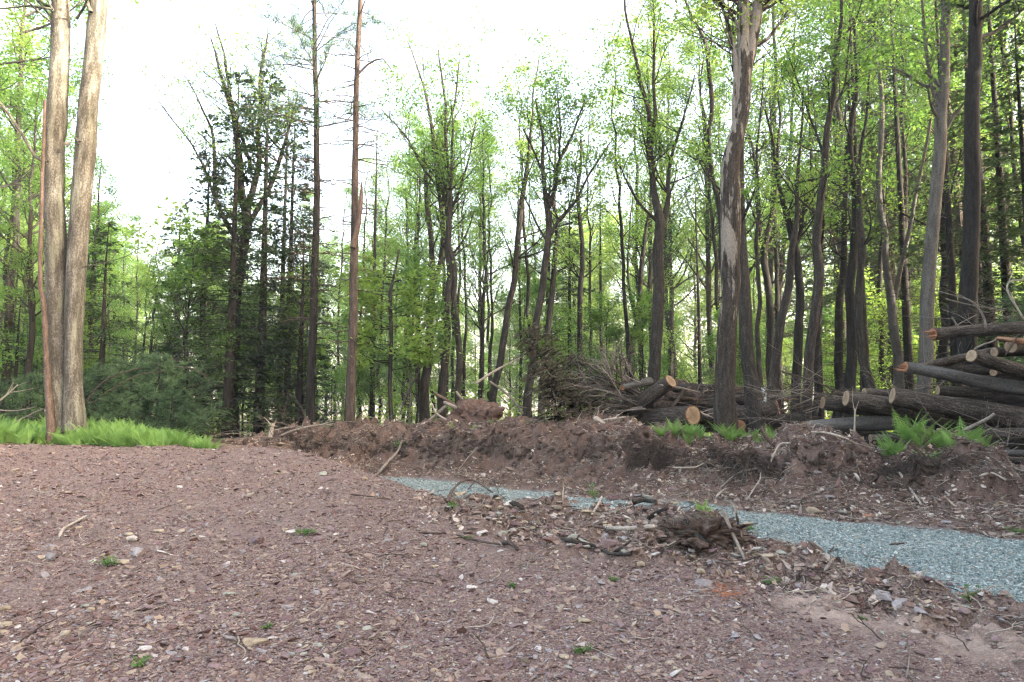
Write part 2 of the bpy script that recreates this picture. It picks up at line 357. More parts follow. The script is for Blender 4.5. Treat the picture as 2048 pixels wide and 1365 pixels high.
N = NT('red_soil'); tc = N.n('ShaderNodeTexCoord').outputs['Object']; f = N.noise(tc, 9, 8, .7); f2 = N.noise(tc, 60, 3, .6)
M['soil'] = N.principled(N.mix(N.ramp(f2, [(.55, (0, 0, 0)), (.72, (1, 1, 1))]), N.ramp(f, [(.3, (.06, .038, .030)), (.5, (.12, .078, .063)), (.7, (.18, .13, .108))]), (.26, .2, .17)), .95, N.bump(f, 1, .03), .1)
N = NT('blue_plastic'); M['tubeblue'] = N.principled(N.ramp(N.noise(None, 8, 3), [(.3, (.38, .50, .56)), (.7, (.52, .62, .66))]), .5, None)

# terrain material: painted by what the soil is (vertex weights: r road, g bank, b berm, a forest)
N = NT('ground_soil'); at = attr(N, 'zone'); sep = N.n('ShaderNodeSeparateColor'); N.l(at.outputs['Color'], sep.inputs[0])
zr, zg, zb, za = sep.outputs[0], sep.outputs[1], sep.outputs[2], at.outputs['Alpha']
pos = N.n('ShaderNodeNewGeometry').outputs['Position']
big = N.noise(pos, .9, 4, .6); mid = N.noise(pos, 7, 6, .7); fine = N.noise(pos, 55, 4, .7); vf = N.noise(pos, 160, 3, .6)
vor = N.n('ShaderNodeTexVoronoi'); vor.inputs['Scale'].default_value = 48; N.l(pos, vor.inputs['Vector'])
vor2 = N.n('ShaderNodeTexVoronoi'); vor2.inputs['Scale'].default_value = 95; N.l(pos, vor2.inputs['Vector'])
def vcol(v, stops):
    s = N.n('ShaderNodeSeparateColor'); N.l(v.outputs['Color'], s.inputs[0]); return N.ramp(s.outputs[0], stops, 'CONSTANT')
shale = vcol(vor2, [(0, (.11, .07, .062)), (.22, (.17, .12, .105)), (.45, (.22, .16, .138)), (.65, (.15, .102, .095)), (.8, (.28, .22, .175)), (.95, (.38, .33, .27))])
dust = N.ramp(mid, [(.3, (.11, .078, .073)), (.5, (.18, .134, .124)), (.7, (.27, .215, .195))])
fg = N.mix(N.ramp(N.math('ADD', N.math('MULTIPLY', big, .6), N.math('MULTIPLY', mid, .4)), [(.46, (.15, .15, .15)), (.62, (.75, .75, .75))]), shale, dust)
bnk = N.mix(N.ramp(fine, [(.56, (0, 0, 0)), (.7, (1, 1, 1))]), N.ramp(N.math('ADD', N.math('MULTIPLY', mid, .6), N.math('MULTIPLY', big, .4)), [(.36, (.045, .031, .025)), (.48, (.115, .077, .062)), (.62, (.18, .13, .108))]), (.27, .22, .19))
brm = N.mix(N.ramp(fine, [(.5, (0, 0, 0)), (.68, (1, 1, 1))]), N.ramp(mid, [(.35, (.10, .068, .056)), (.55, (.18, .128, .105)), (.7, (.25, .19, .155))]), (.27, .22, .18))
grv = vcol(vor, [(0, (.10, .13, .125)), (.25, (.18, .23, .22)), (.5, (.25, .305, .29)), (.75, (.33, .375, .36)), (.93, (.42, .43, .40))])
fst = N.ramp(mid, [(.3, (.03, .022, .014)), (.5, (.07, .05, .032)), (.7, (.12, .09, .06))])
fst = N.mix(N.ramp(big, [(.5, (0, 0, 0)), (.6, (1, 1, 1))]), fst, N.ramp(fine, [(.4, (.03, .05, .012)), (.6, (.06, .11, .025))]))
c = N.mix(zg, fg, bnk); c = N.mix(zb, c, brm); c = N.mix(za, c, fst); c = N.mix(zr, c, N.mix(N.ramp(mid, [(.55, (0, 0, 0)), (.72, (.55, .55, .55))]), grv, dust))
sandp = attr(N, 'sand').outputs['Fac']
c = N.mix(N.math('MULTIPLY', sandp, N.ramp(mid, [(.38, (.25, .25, .25)), (.6, (1, 1, 1))])), c, N.ramp(fine, [(.3, (.33, .25, .205)), (.7, (.46, .37, .31))]))
hgt = N.math('ADD', N.math('MULTIPLY', vor2.outputs['Distance'], -.5), N.math('ADD', N.math('MULTIPLY', fine, .8), N.math('MULTIPLY', vf, .35)))
M['ground'] = N.principled(c, .93, N.bump(hgt, 1.0, .02), .12)

# ------------------------------------------------------------------ terrain mesh
ys = np.concatenate([-np.geomspace(80, 1, 22), np.linspace(-.8, 1.8, 10), np.arange(2, 10, .042), np.arange(10, 17.6, .042), np.geomspace(17.7, 420, 75)])
aa = np.concatenate([-np.geomspace(14, 1.02, 20), np.linspace(-.98, .98, 560), np.geomspace(1.02, 14, 20)])
wy = np.where(ys < 5, 5.2, ys + .2); wy = np.maximum(wy, 5.2) * .86
X = aa[None, :] * wy[:, None]; Yg = np.repeat(ys[:, None], len(aa), 1)
x, y = X.ravel(), Yg.ravel()
z, road, bank, berm = ground(x, y, True)
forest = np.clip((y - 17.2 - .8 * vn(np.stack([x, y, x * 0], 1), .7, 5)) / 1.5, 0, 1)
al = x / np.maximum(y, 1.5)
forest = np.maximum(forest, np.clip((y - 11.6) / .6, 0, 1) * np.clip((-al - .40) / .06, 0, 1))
bank *= np.clip((18 - y) / 1.0, 0, 1)
nr, nc = X.shape; i = (np.arange(nr - 1)[:, None] * nc + np.arange(nc - 1)[None]).ravel()
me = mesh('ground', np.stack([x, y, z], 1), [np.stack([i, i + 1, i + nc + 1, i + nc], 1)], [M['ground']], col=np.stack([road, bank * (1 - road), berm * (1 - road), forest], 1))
# pale sandy seam at the lower right, along the foot of the stones
seam = np.array([hit(*q)[:2] for q in ((1600, 1205), (1700, 1235), (1850, 1262), (2000, 1290), (2120, 1310))])
sd = np.full(len(x), 9.)
m_ = (y > 2) & (y < 8)
for k in range(len(seam) - 1):
    A, B = seam[k], seam[k + 1]; d = B - A; t = np.clip(((x[m_] - A[0]) * d[0] + (y[m_] - A[1]) * d[1]) / (d @ d), 0, 1)
    sd[m_] = np.minimum(sd[m_], np.hypot(x[m_] - A[0] - t * d[0], y[m_] - A[1] - t * d[1]))
sv = np.clip(1.25 - (sd + .07 * vn(np.stack([x, y, x * 0], 1), 5, 8)) / .26, 0, 1)
a_ = me.attributes.new('sand', 'FLOAT', 'POINT'); a_.data.foreach_set('value', sv.astype(np.float32))
o = part('ground', me); o['kind'] = 'structure'

# ------------------------------------------------------------------ rocks and scattered stuff
def rockmesh(name, mats, fl, seed, npts=14, sub=False):
    rg = random.Random(seed); bm = bmesh.new()
    for k in range(npts):
        t, u = rg.uniform(0, 6.283), rg.uniform(-1, 1); q = math.sqrt(1 - u * u); ax = (1, rg.uniform(.5, .95), fl)
        v = [q * math.cos(t) * ax[0], q * math.sin(t) * ax[1], u * ax[2]]
        v[2] = max(-fl * .8, min(fl * .75, v[2] * 1.4)); bm.verts.new([c * .5 for c in v])
    r = bmesh.ops.convex_hull(bm, input=bm.verts); bmesh.ops.delete(bm, geom=list({g for g in r['geom_interior'] + r['geom_unused'] if isinstance(g, bmesh.types.BMVert)}), context='VERTS')
    if sub:
        bmesh.ops.bevel(bm, geom=list(bm.edges), offset=.035, segments=1, affect='EDGES')
        for v in bm.verts:
            v.co += Vector([rg.uniform(-.012, .012) for _ in range(3)])
    me = bpy.data.meshes.new(name); bm.to_mesh(me); bm.free(); me.materials.append(mats); return me
def coll_of(name, meshes):
    c = bpy.data.collections.new(name)
    for k, m in enumerate(meshes):
        o = bpy.data.objects.new('%s_piece.%03d' % (name, k), m); c.objects.link(o)
    return c
def scatter(name, pts, rots, scl, ncoll, coll, label):
    n = len(pts); me = bpy.data.meshes.new(name); me.vertices.add(n); me.vertices.foreach_set('co', np.asarray(pts, np.float32).ravel())
    for k, v in (('rot', rots), ('scl', scl)):
        a = me.attributes.new(k, 'FLOAT_VECTOR', 'POINT'); a.data.foreach_set('vector', np.asarray(v, np.float32).ravel())
    a = me.attributes.new('idx', 'INT', 'POINT'); a.data.foreach_set('value', rng.integers(0, ncoll, n).astype(np.int32))
    o = part(name, me); o['kind'] = 'stuff'; o['label'] = label
    g = bpy.data.node_groups.new('scatter_' + name, 'GeometryNodeTree')
    g.interface.new_socket('Geometry', in_out='INPUT', socket_type='NodeSocketGeometry'); g.interface.new_socket('Geometry', in_out='OUTPUT', socket_type='NodeSocketGeometry')
    gi = g.nodes.new('NodeGroupInput'); go = g.nodes.new('NodeGroupOutput'); ip = g.nodes.new('GeometryNodeInstanceOnPoints'); ci = g.nodes.new('GeometryNodeCollectionInfo')
    ci.inputs[0].default_value = coll; ci.inputs['Separate Children'].default_value = True; ci.inputs['Reset Children'].default_value = True
    def na(nm, t):
        q = g.nodes.new('GeometryNodeInputNamedAttribute'); q.data_type = t; q.inputs[0].default_value = nm; return q.outputs[0]
    er = g.nodes.new('FunctionNodeEulerToRotation'); g.links.new(na('rot', 'FLOAT_VECTOR'), er.inputs[0])
    g.links.new(gi.outputs[0], ip.inputs['Points']); g.links.new(ci.outputs[0], ip.inputs['Instance']); ip.inputs['Pick Instance'].default_value = True
    g.links.new(na('idx', 'INT'), ip.inputs['Instance Index']); g.links.new(er.outputs[0], ip.inputs['Rotation']); g.links.new(na('scl', 'FLOAT_VECTOR'), ip.inputs['Scale'])
    g.links.new(ip.outputs[0], go.inputs[0]); md = o.modifiers.new('scatter', 'NODES'); md.node_group = g
    return o
def rand_points(n, y0, y1, amax=.82, p=1.0):
    """density falls with distance"""
    u = rng.random(n); Y = y0 * (y1 / y0) ** (u ** p); a = rng.uniform(-amax, amax, n); return a * Y, Y
def slope_rot(n, tilt): return np.stack([rng.normal(0, tilt, n), rng.normal(0, tilt, n), rng.uniform(0, 6.28, n)], 1)

# red shale chips on the mound
x, y = rand_points(230000, 2.9, 12.0, .84)
z, road, bank, berm = ground(x, y, True)
dens = vn(np.stack([x, y, x * 0], 1), .8, 61) * .5 + vn(np.stack([x, y, x * 0], 1), 2.7, 62) * .35
def seamdist(x, y):
    d_ = np.full(len(x), 9.)
    for k in range(len(seam) - 1):
        A, B = seam[k], seam[k + 1]; d = B - A; t = np.clip(((x - A[0]) * d[0] + (y - A[1]) * d[1]) / (d @ d), 0, 1); d_ = np.minimum(d_, np.hypot(x - A[0] - t * d[0], y - A[1] - t * d[1]))
    return d_
trk = np.clip(1 - seamdist(x, y) / .34, 0, 1) * 1.0 + .35 * np.clip((x * .8 - y + 2.9) / .6, 0, 1)
k = (road < .25) & (bank < .4) & (rng.random(len(x)) < .9 + dens * 1.0 - trk) & (y < knots(x / y)[0][:, 6])
x, y, z = x[k], y[k], z[k]; n = len(x)
s = np.exp(rng.normal(math.log(.0135), .62, n)); s = np.clip(s, .005, .085) * (1 + .03 * y)
scl = np.stack([s * rng.uniform(.9, 1.5, n), s, s * rng.uniform(.6, 1.1, n)], 1)
chips = coll_of('shale_chip', [rockmesh('shale_chip_mesh', M['chips'], f, 100 + q, 10) for q, f in enumerate((.22, .3, .38, .28, .5, .2, .34, .6))])
scatter('shale_gravel', np.stack([x, y, z + s * .06], 1), slope_rot(n, .28), scl, 8, chips, 'loose red and purple shale chips covering the foreground mound')
# pale chips in the bank and the debris ridge
x, y = rand_points(230000, 4.2, 18.5, .84, .62)
z, road, bank, berm = ground(x, y, True); ky = knots(x / y)[0]
wgt = np.maximum(bank * np.where(y < ky[:, 9], .9, np.where(y > ky[:, 10] + .12, 1.5, .5)), berm * .55); k = (rng.random(len(x)) < wgt * (.55 + .8 * vn(np.stack([x, y, x * 0], 1), 1.7, 63))) & (road < .3)
x, y, z = x[k], y[k], z[k]; n = len(x); s = np.clip(np.exp(rng.normal(math.log(.030), .55, n)), .012, .14)
bchips = coll_of('bank_chip', [rockmesh('bank_chip_mesh', M['bankchips'], f, 140 + q, 11) for q, f in enumerate((.22, .3, .4, .2, .5, .34))])
scatter('bank_rubble', np.stack([x, y, z + s * .1], 1), slope_rot(n, .55), np.stack([s * rng.uniform(.9, 1.9, n), s, s], 1), 6, bchips, 'pale stone chips and bark scraps in the cut bank and debris ridge')
# crushed stone on the driveway
x, y = rand_points(150000, 4.3, 15.5, .84)
ok = (y > knots(x / y)[0][:, 6] - .3) & (y < knots(x / y)[0][:, 7] + .3); x, y = x[ok], y[ok]
z, road, bank, berm = ground(x, y, True); k = road > .45 + .4 * rng.random(len(x)); x, y, z = x[k], y[k], z[k]; n = len(x)
s = np.clip(np.exp(rng.normal(math.log(.024), .3, n)), .012, .05) * (1 + .02 * y)
gch = coll_of('crushed_stone', [rockmesh('crushed_stone_mesh', M['gravel'], f, 170 + q, 9) for q, f in enumerate((.45, .6, .35, .7, .5, .4))])
scatter('driveway_gravel', np.stack([x, y, z + s * .12], 1), slope_rot(n, .5), np.stack([s * rng.uniform(1, 1.4, n), s, s], 1), 6, gch, 'blue grey crushed stone spread along the driveway')

# dry leaves and twigs litter
def twigmesh(seed, mat=None):
    rg = np.random.default_rng(seed); G = Geo(); n = 6; p = np.cumsum(np.vstack([[0, 0, 0], np.stack([np.full(n, 1 / n), rg.normal(0, .07, n), rg.normal(0, .02, n)], 1)]), 0) - [.5, 0, 0]
    G.tube(p, np.linspace(.022, .008, n + 1), 4)
    for q in range(2):
        k = rg.integers(1, n); d = np.array([.25, rg.choice([-1, 1]) * .2, .05]); G.tube([p[k], p[k] + d * .5, p[k] + d], [.01, .008, .004], 3)
    return G.me('twig_mesh', [mat or M['twig']])
def dryleafmesh(seed):
    rg = np.random.default_rng(seed); a = np.linspace(0, 6.283, 10, endpoint=False); r = .5 * (1 + .28 * np.cos(a * 5) * (a * 0 + 1)) * rg.uniform(.8, 1.1, 10)
    V = np.stack([r * np.cos(a), r * np.sin(a) * .7, .12 * np.cos(2 * a + 1) + rg.normal(0, .04, 10)], 1); V = np.vstack([V, [[0, 0, 0]]])
    return mesh('dry_leaf_mesh', V, [np.stack([np.arange(10), (np.arange(10) + 1) % 10, np.full(10, 10)], 1)], [M['dryleaf']])
x, y = rand_points(46000, 3.5, 22, .84, .55); z, road, bank, berm = ground(x, y, True)
k = rng.random(len(x)) < np.maximum(np.maximum(bank, berm * .35), np.where(y > 16, .9, .035)) * (1 - road * .9); x, y, z = x[k], y[k], z[k]; n = len(x)
s = rng.uniform(.05, .32, n)
scatter('fallen_twigs', np.stack([x, y, z + .015], 1), slope_rot(n, .3), np.stack([s, s, s], 1), 5, coll_of('twig', [twigmesh(200 + q, (M['twig'], M['twig_pale'], M['twig_dark'], M['twig'], M['twig_pale'])[q]) for q in range(5)]), 'short dry twigs littering the bank and the debris ridge')
x, y = rand_points(22000, 4, 28, .84, .6); z, road, bank, berm = ground(x, y, True)
k = rng.random(len(x)) < np.maximum(np.maximum(bank * .9, berm * .3), np.where(y > 16, .9, .02)) * (1 - road * .97); x, y, z = x[k], y[k], z[k]; n = len(x)
s = rng.uniform(.04, .09, n)
scatter('fallen_leaves', np.stack([x, y, z + .012], 1), slope_rot(n, .5), np.stack([s, s, s], 1), 4, coll_of('dry_leaf', [dryleafmesh(230 + q) for q in range(4)]), 'curled brown leaves lying on the bank and under the trees')

#@@STONES
# ------------------------------------------------------------------ individual stones
SB = {}
def stone_me(mat, v):
    if (mat, v) not in SB: SB[(mat, v)] = rockmesh('stone_mesh', M[mat], (.26, .34, .5, .2, .62, .42)[v % 6], 300 + v * 7, 15 if v % 2 else 12, True)
    return SB[(mat, v)]
def stone(px, py, wpx, mat, v, label, tilt=(0, 0), hs=1., group=None, rz=None):
    q = hit(px, py); s = wpx / FPX * q[1] * 1.04; me = stone_me(mat, v)
    o = solo('stone', me, label, 'stone', group); fl = (.26, .34, .5, .2, .62, .42)[v % 6]
    o.scale = (s, s, s * hs); o.location = (q[0], q[1], q[2] + s * fl * .26 * hs); o.rotation_euler = (tilt[0], tilt[1], rz if rz is not None else rnd.uniform(-.5, .5))
    return o
HERO = [
 (1408, 1172, 44, 'st_grey', 0, 'rounded flat light grey stone lying left of the orange needles', (R(12), 0)),
 (1768, 1203, 38, 'st_grey', 5, 'big grey-brown block, left of the two upright boulders by the gravel', (R(35), R(10))),
 (1802, 1218, 36, 'st_grey', 2, 'tall oval grey boulder in the middle of the roadside trio', (R(40), R(-30))),
 (1838, 1224, 36, 'st_grey', 3, 'low grey wedge stone at the right of the roadside trio', (R(20), R(8))),
 (1694, 1214, 34, 'st_brown', 3, 'broad pinkish brown slab left of the roadside trio', (R(30), 0)),
 (1718, 1178, 20, 'st_tan', 2, 'small tan cube-like stone above the pinkish slab', (0, R(20))),
 (1648, 1188, 20, 'st_tan', 5, 'tan pointed stone with a white chip to its left', (R(20), R(20))),
 (1617, 1182, 30, 'st_purple', 5, 'dark purple triangular stone below the root debris', (R(20), R(-10))),
 (1558, 1106, 36, 'st_green', 3, 'pale greenish flat slab right of the root clump', (R(20), 0)),
 (1516, 1114, 22, 'st_tan', 5, 'yellowish round stone just right of the splintered stick', (0, 0)),
 (1496, 1108, 16, 'st_purple', 2, 'small upright purple stone against the splintered stick', (R(30), 0)),
 (1540, 1142, 17, 'st_tan', 2, 'tan wedge stone in front of the root clump, right one of a pair', (0, 0)),
 (1522, 1138, 14, 'st_green', 4, 'small olive grey round stone, left one of a pair before the root clump', (0, 0)),
 (1416, 1132, 22, 'st_grey', 4, 'pale lilac stone standing in front of the root clump', (R(30), 0)),
 (1400, 1150, 22, 'st_tan', 4, 'cream lump under the pale lilac stone', (0, 0)),
 (1280, 1133, 22, 'st_tan', 4, 'yellowish block below the bark strips', (0, 0)),
 (1165, 1092, 52, 'st_green', 3, 'large thin tan-green slab propped on the dark forked stick', (R(28), R(6))),
 (1218, 1093, 40, 'st_purple', 5, 'dark purple rock beside the propped slab', (R(10), 0)),
 (1048, 1048, 30, 'st_tan', 3, 'pointed tan triangular slab stuck in the debris ridge', (R(45), R(-20))),
 (980, 1040, 15, 'st_pale', 2, 'white angular stone left of the pointed tan slab', (R(20), 0)),
 (1105, 1037, 19, 'st_pale', 5, 'white square stone in the debris ridge', (R(25), R(10))),
 (953, 1050, 12, 'st_pale', 4, 'small white stone at the left foot of the debris ridge', (0, 0)),
 (1120, 1052, 26, 'st_brown', 5, 'beige stone just below the white square stone', (R(15), 0)),
 (1064, 1064, 14, 'st_tan', 4, 'upright cream stone on the debris ridge', (R(40), 0)),
 (1025, 1072, 18, 'st_pale', 4, 'cream knobbly stone at the left of the bark plate', (0, 0)),
 (998, 1048, 20, 'st_tan', 0, 'orange-tan flat stone beside the white angular stone', (0, 0)),
 (1170, 1028, 30, 'st_tan', 3, 'tan slab lying under the pale upright stick', (R(10), 0)),
 (1230, 1027, 24, 'st_green', 3, 'grey-green slab on the crest of the debris ridge', (R(15), 0)),
 (1342, 1030, 36, 'st_purple', 3, 'lilac flat slab leaning on the curled bark', (R(25), R(15))),
 (1320, 1032, 16, 'st_tan', 4, 'round tan stone in the curled bark', (0, 0)),
 (1215, 1059, 24, 'st_tan', 0, 'tan tongue-shaped stone above the grey straight stick', (0, 0)),
 (1258, 1090, 18, 'st_tan', 5, 'pale tan stone right of the dark purple rock', (R(20), 0)),
 (1165, 1243, 42, 'st_tan', 3, 'large beige flat stone alone in the lower middle gravel', (R(6), 0)),
 (1128, 1318, 26, 'st_tan', 0, 'tan stone near the bottom edge left of the greenish slab', (0, 0)),
 (1134, 1338, 30, 'st_green', 3, 'greenish flat slab at the bottom edge', (0, 0)),
 (1164, 1344, 34, 'st_purple', 0, 'purple flat stone beside the greenish slab at the bottom edge', (0, 0)),
 (512, 1288, 50, 'st_tan', 2, 'long olive-tan bar of stone at the lower left', (0, 0)),
 (636, 1296, 26, 'st_green', 5, 'grey-green stone right of the olive-tan bar', (0, 0)),
 (599, 1296, 16, 'st_pale', 5, 'small cream pointed stone between the olive bar and the grey-green stone', (0, 0)),
 (372, 1303, 16, 'st_pale', 5, 'upright cream stone chip close to the bottom left', (R(30), 0)),
 (430, 1336, 32, 'st_purple', 0, 'purple-brown flat stone at the bottom left', (0, 0)),
 (130, 1272, 28, 'st_tan', 5, 'yellow-tan stone above the bottom left corner', (0, 0)),
 (8, 1252, 36, 'st_tan', 0, 'yellowish stone cut by the left edge of the picture', (0, 0)),
 (10, 1222, 22, 'st_tan', 4, 'small round yellow stone at the left edge', (0, 0)),
 (182, 1224, 16, 'st_tan', 4, 'small yellow pebble left of the flat grey slab', (0, 0)),
 (172, 1216, 32, 'st_green', 3, 'grey flat stone just above the small yellow pebble', (0, 0)),
 (398, 1228, 17, 'st_tan', 5, 'small tan stone in the lower left centre', (0, 0)),
 (455, 1192, 40, 'st_green', 3, 'long pale grey-green slab left of centre', (0, 0)),
 (295, 1218, 48, 'st_purple', 3, 'broad pale purple flat stone in the lower left', (0, 0)),
 (100, 1120, 32, 'st_grey', 5, 'grey stone with a tan neighbour on the left of the mound', (R(20), 0)),
 (90, 1117, 24, 'st_tan', 2, 'tan stone touching the grey stone on the left of the mound', (0, 0)),
 (272, 1112, 42, 'st_grey', 5, 'large grey wedge stone above the flat tan tongue', (R(20), R(6))),
 (245, 1129, 36, 'st_tan', 0, 'flat tan tongue-shaped stone below the large grey wedge', (0, 0)),
 (262, 1084, 26, 'st_pale', 4, 'cream lumpy stone above the large grey wedge', (0, 0)),
 (258, 1070, 24, 'st_tan', 0, 'flat tan stone behind the cream lumpy stone', (0, 0)),
 (318, 1064, 26, 'st_tan', 0, 'pale tan oval stone right of the cream lumpy stone', (0, 0)),
 (512, 1086, 40, 'st_purple', 5, 'dark brown long stone left of the green weed', (0, 0)),
 (594, 1088, 36, 'st_purple', 3, 'slim lilac slab below the green weed', (0, 0)),
 (638, 1082, 24, 'st_purple', 5, 'pointed mauve stone right of the lilac slab', (R(15), 0)),
 (590, 1152, 16, 'st_green', 5, 'small pale green stone in the middle left', (0, 0)),
 (688, 1178, 28, 'st_brown', 5, 'brown angular stone in the middle of the gravel', (0, 0)),
 (846, 1094, 18, 'st_green', 4, 'rounded grey-green stone in the centre', (0, 0)),
 (944, 1176, 28, 'st_pale', 0, 'white sliver of stone in the centre gravel', (0, 0)),
 (922, 1133, 18, 'st_tan', 0, 'small flat tan pebble above the white sliver', (0, 0)),
 (764, 1272, 18, 'st_tan', 5, 'small tan pebble left of the pale grey chips', (0, 0)),
 (1127, 1188, 14, 'st_tan', 0, 'small tan disc right of the white sliver', (0, 0)),
 (1500, 1200, 0, None, 0, '', (0, 0)),
 (728, 961, 16, 'st_tan', 4, 'yellow-tan round stone on the mound shoulder near the gravel tip', (0, 0)),
 (655, 962, 28, 'st_purple', 5, 'purple flat stone on the mound shoulder', (R(10), 0)),
 (560, 892, 26, 'st_tan', 3, 'flat pale slab on the crest of the mound', (0, 0)),
 (1626, 1026, 30, 'st_tan', 5, 'large tan stone at the foot of the bank beside the driveway', (R(25), 0)),
 (1738, 1035, 30, 'st_rust', 0, 'orange-brown flat stone at the far driveway edge', (0, 0)),
 (1702, 1025, 14, 'st_pale', 4, 'pale round stone left of the orange-brown one at the driveway edge', (0, 0)),
 (1588, 1016, 14, 'st_pale', 5, 'pale upright stone left of the large tan stone', (R(30), 0)),
 (1195, 984, 20, 'st_purple', 5, 'lilac upright stone where bank and driveway meet', (R(40), 0)),
 (1345, 982, 20, 'st_purple', 5, 'grey-purple tilted stone at the foot of the black root mat', (R(35), 0)),
 (1659, 996, 24, 'st_grey', 0, 'pale grey lens-shaped stone on the bank apron', (0, 0)),
 (1755, 994, 18, 'st_grey', 0, 'small grey flat stone right of the lens-shaped stone', (0, 0)),
 (1915, 1058, 30, 'st_brown', 3, 'flat beige slab at the far right edge of the driveway', (0, 0)),
 (1893, 1046, 22, 'st_grey', 0, 'grey flat stone above the flat beige slab', (0, 0)),
 (1635, 950, 14, 'st_grey', 5, 'grey stone half buried on the red soil heap', (R(20), 0)),
 (1543, 925, 18, 'st_pale', 0, 'white bone-like stone on the red soil heap', (0, 0)),
]
for h in HERO:
    if h[3]: stone(h[0], h[1], h[2], h[3], h[4], h[5], h[6])
# further stones, alike in kind, told apart only by colour and place
taken = [(h[0], h[1]) for h in HERO]
def many(n, poly, sizes, mats, place, seed):
    rg = random.Random(seed); c = 0
    while c < n:
        px, py = poly(rg)
        if any(abs(px - a) < 16 and abs(py - b) < 9 for a, b in taken): continue
        taken.append((px, py)); mat, adj = rg.choice(mats); w_ = rg.uniform(*sizes); v_ = rg.choice((0, 0, 1, 3, 5, 2)); sz = 'tiny' if w_ < 14 else ('small' if w_ < 19 else 'fist-sized'); shp = {0: 'flat', 1: 'slabby', 3: 'thin', 5: 'chunky', 2: 'rounded'}[v_]
        place_ = place if not place.startswith('in the') else ('in the left half of the debris ridge' if px < 1200 else 'in the right half of the debris ridge')
        stone(px, py, w_, mat, v_, '%s %s %s stone lying %s' % (sz, shp, adj, place_), (rg.uniform(-.2, .25), rg.uniform(-.2, .2)), 1, '%s stones %s' % (adj, place), rg.uniform(0, 3))
        c += 1
MX = [('st_tan', 'tan'), ('st_purple', 'purple'), ('st_grey', 'grey'), ('st_dark', 'dark plum'), ('st_brown', 'brown'), ('st_green', 'grey-green')]
many(30, lambda g: (g.uniform(0, 700), 925 + 400 * g.random() ** 1.2), (13, 24), MX + [('st_purple', 'purple')], 'on the left part of the gravel mound', 1)
many(24, lambda g: (g.uniform(700, 1380), g.uniform(1130, 1350)), (13, 26), MX + [('st_purple', 'purple')], 'on the middle foreground gravel', 2)
many(20, lambda g: (g.uniform(1400, 2040), g.uniform(1260, 1355)), (12, 24), MX, 'on the right foreground gravel', 3)
def ridge(g):
    px = g.uniform(900, 1560); return px, g.uniform(990 + max(0, px - 1350) * .35, 1062 + (px - 900) * .13)
many(84, ridge, (13, 32), MX + [('st_pale', 'whitish'), ('st_tan', 'tan')], 'in the debris ridge', 4)
def edge(g):
    px = g.uniform(1540, 2040); t = (px - 1540) / 500; return px, g.uniform(1105 + 90 * t, 1180 + 85 * t)
many(30, edge, (12, 26), MX, 'along the near edge of the driveway', 5)
def apron(g):
    px = g.uniform(1130, 2040); t = (px - 1130) / 910; return px, g.uniform(970 + 65 * t, 988 + 85 * t)
many(38, apron, (10, 20), MX + [('st_pale', 'whitish')], 'at the foot of the far bank', 6)

#@@TREES
# ------------------------------------------------------------------ tree generators
def grow(G, p, d, L, r, lvl, rg, tips, up=.25, ns=5, kids=5, wob=.12, n=6):
    pts = [p]; q = np.array(p, float); dd = nrm(np.array(d, float))
    for k in range(n):
        dd = nrm(dd + rg.normal(0, wob, 3) + np.array([0, 0, up * .3])); q = q + dd * L / n; pts.append(q.copy())
    G.tube(pts, np.linspace(r, max(r * .28, .004), n + 1), max(3, ns), cap=False)
    if lvl <= 0: tips.extend(pts[2:]); return
    tips.append(pts[-1])
    for k in range(kids):
        t = rg.uniform(.3, 1.0); i = min(int(t * n), n - 1); b = pts[i] + (pts[i + 1] - pts[i]) * (t * n - i)
        ax = nrm(np.cross(dd, rg.normal(0, 1, 3))); nd = nrm(nrm(pts[i + 1] - pts[i]) * .75 + ax * rg.uniform(.45, .8))
        grow(G, b, nd, L * rg.uniform(.35, .6), r * (1 - t * .6) * .55, lvl - 1, rg, tips, up, ns - 1, max(3, kids - 1), wob * 1.15, max(4, n - 1))
def decid(seed, H=20, r0=.16, c0=.35, spread=2.4, leafn=9, lsize=.11, nb=16, lean=.055, mat='bark_dark', leaf='leaf', sp=.33, lvl=1, low=0):
    rg = np.random.default_rng(seed); G = Geo(); tips = []
    n = 22; zs = np.linspace(0, H, n); w_ = np.cumsum(rg.normal(0, lean, (n, 2)), 0) * (H / 20); pts = np.stack([w_[:, 0], w_[:, 1], zs], 1)
    rad = r0 * (1 - zs / H) ** .75 + .012; rad[0] *= 1.35
    G.tube(pts, rad, 8)
    for k in range(nb):
        h = H * (c0 + (1 - c0) * (k + rg.random()) / nb * .97); i = min(int(h / H * (n - 1)), n - 2); f = h / H * (n - 1) - i; b = pts[i] * (1 - f) + pts[i + 1] * f
        a = rg.uniform(0, 6.283); el = rg.uniform(.35, 1.0); L = spread * (1.15 - .65 * (h / H - c0) / (1 - c0)) * rg.uniform(.6, 1.2)
        grow(G, b, (math.cos(a) * math.cos(el), math.sin(a) * math.cos(el), math.sin(el)), L, max(rad[i] * .42, .012), lvl, rg, tips, .35)
    for k in range(low):
        h = H * rg.uniform(.08, c0); b = pts[int(h / H * (n - 1))]; a = rg.uniform(0, 6.283)
        grow(G, b, (math.cos(a), math.sin(a), .35), spread * rg.uniform(.3, .7), .016, lvl, rg, tips if rg.random() < .7 else [], .1, 4, 4)
    L_ = Geo(); leaves(L_, tips, leafn, sp, lsize, rg)
    return G.me('trunk', [M[mat]]), L_.me('crown', [M[leaf]], smooth=False)
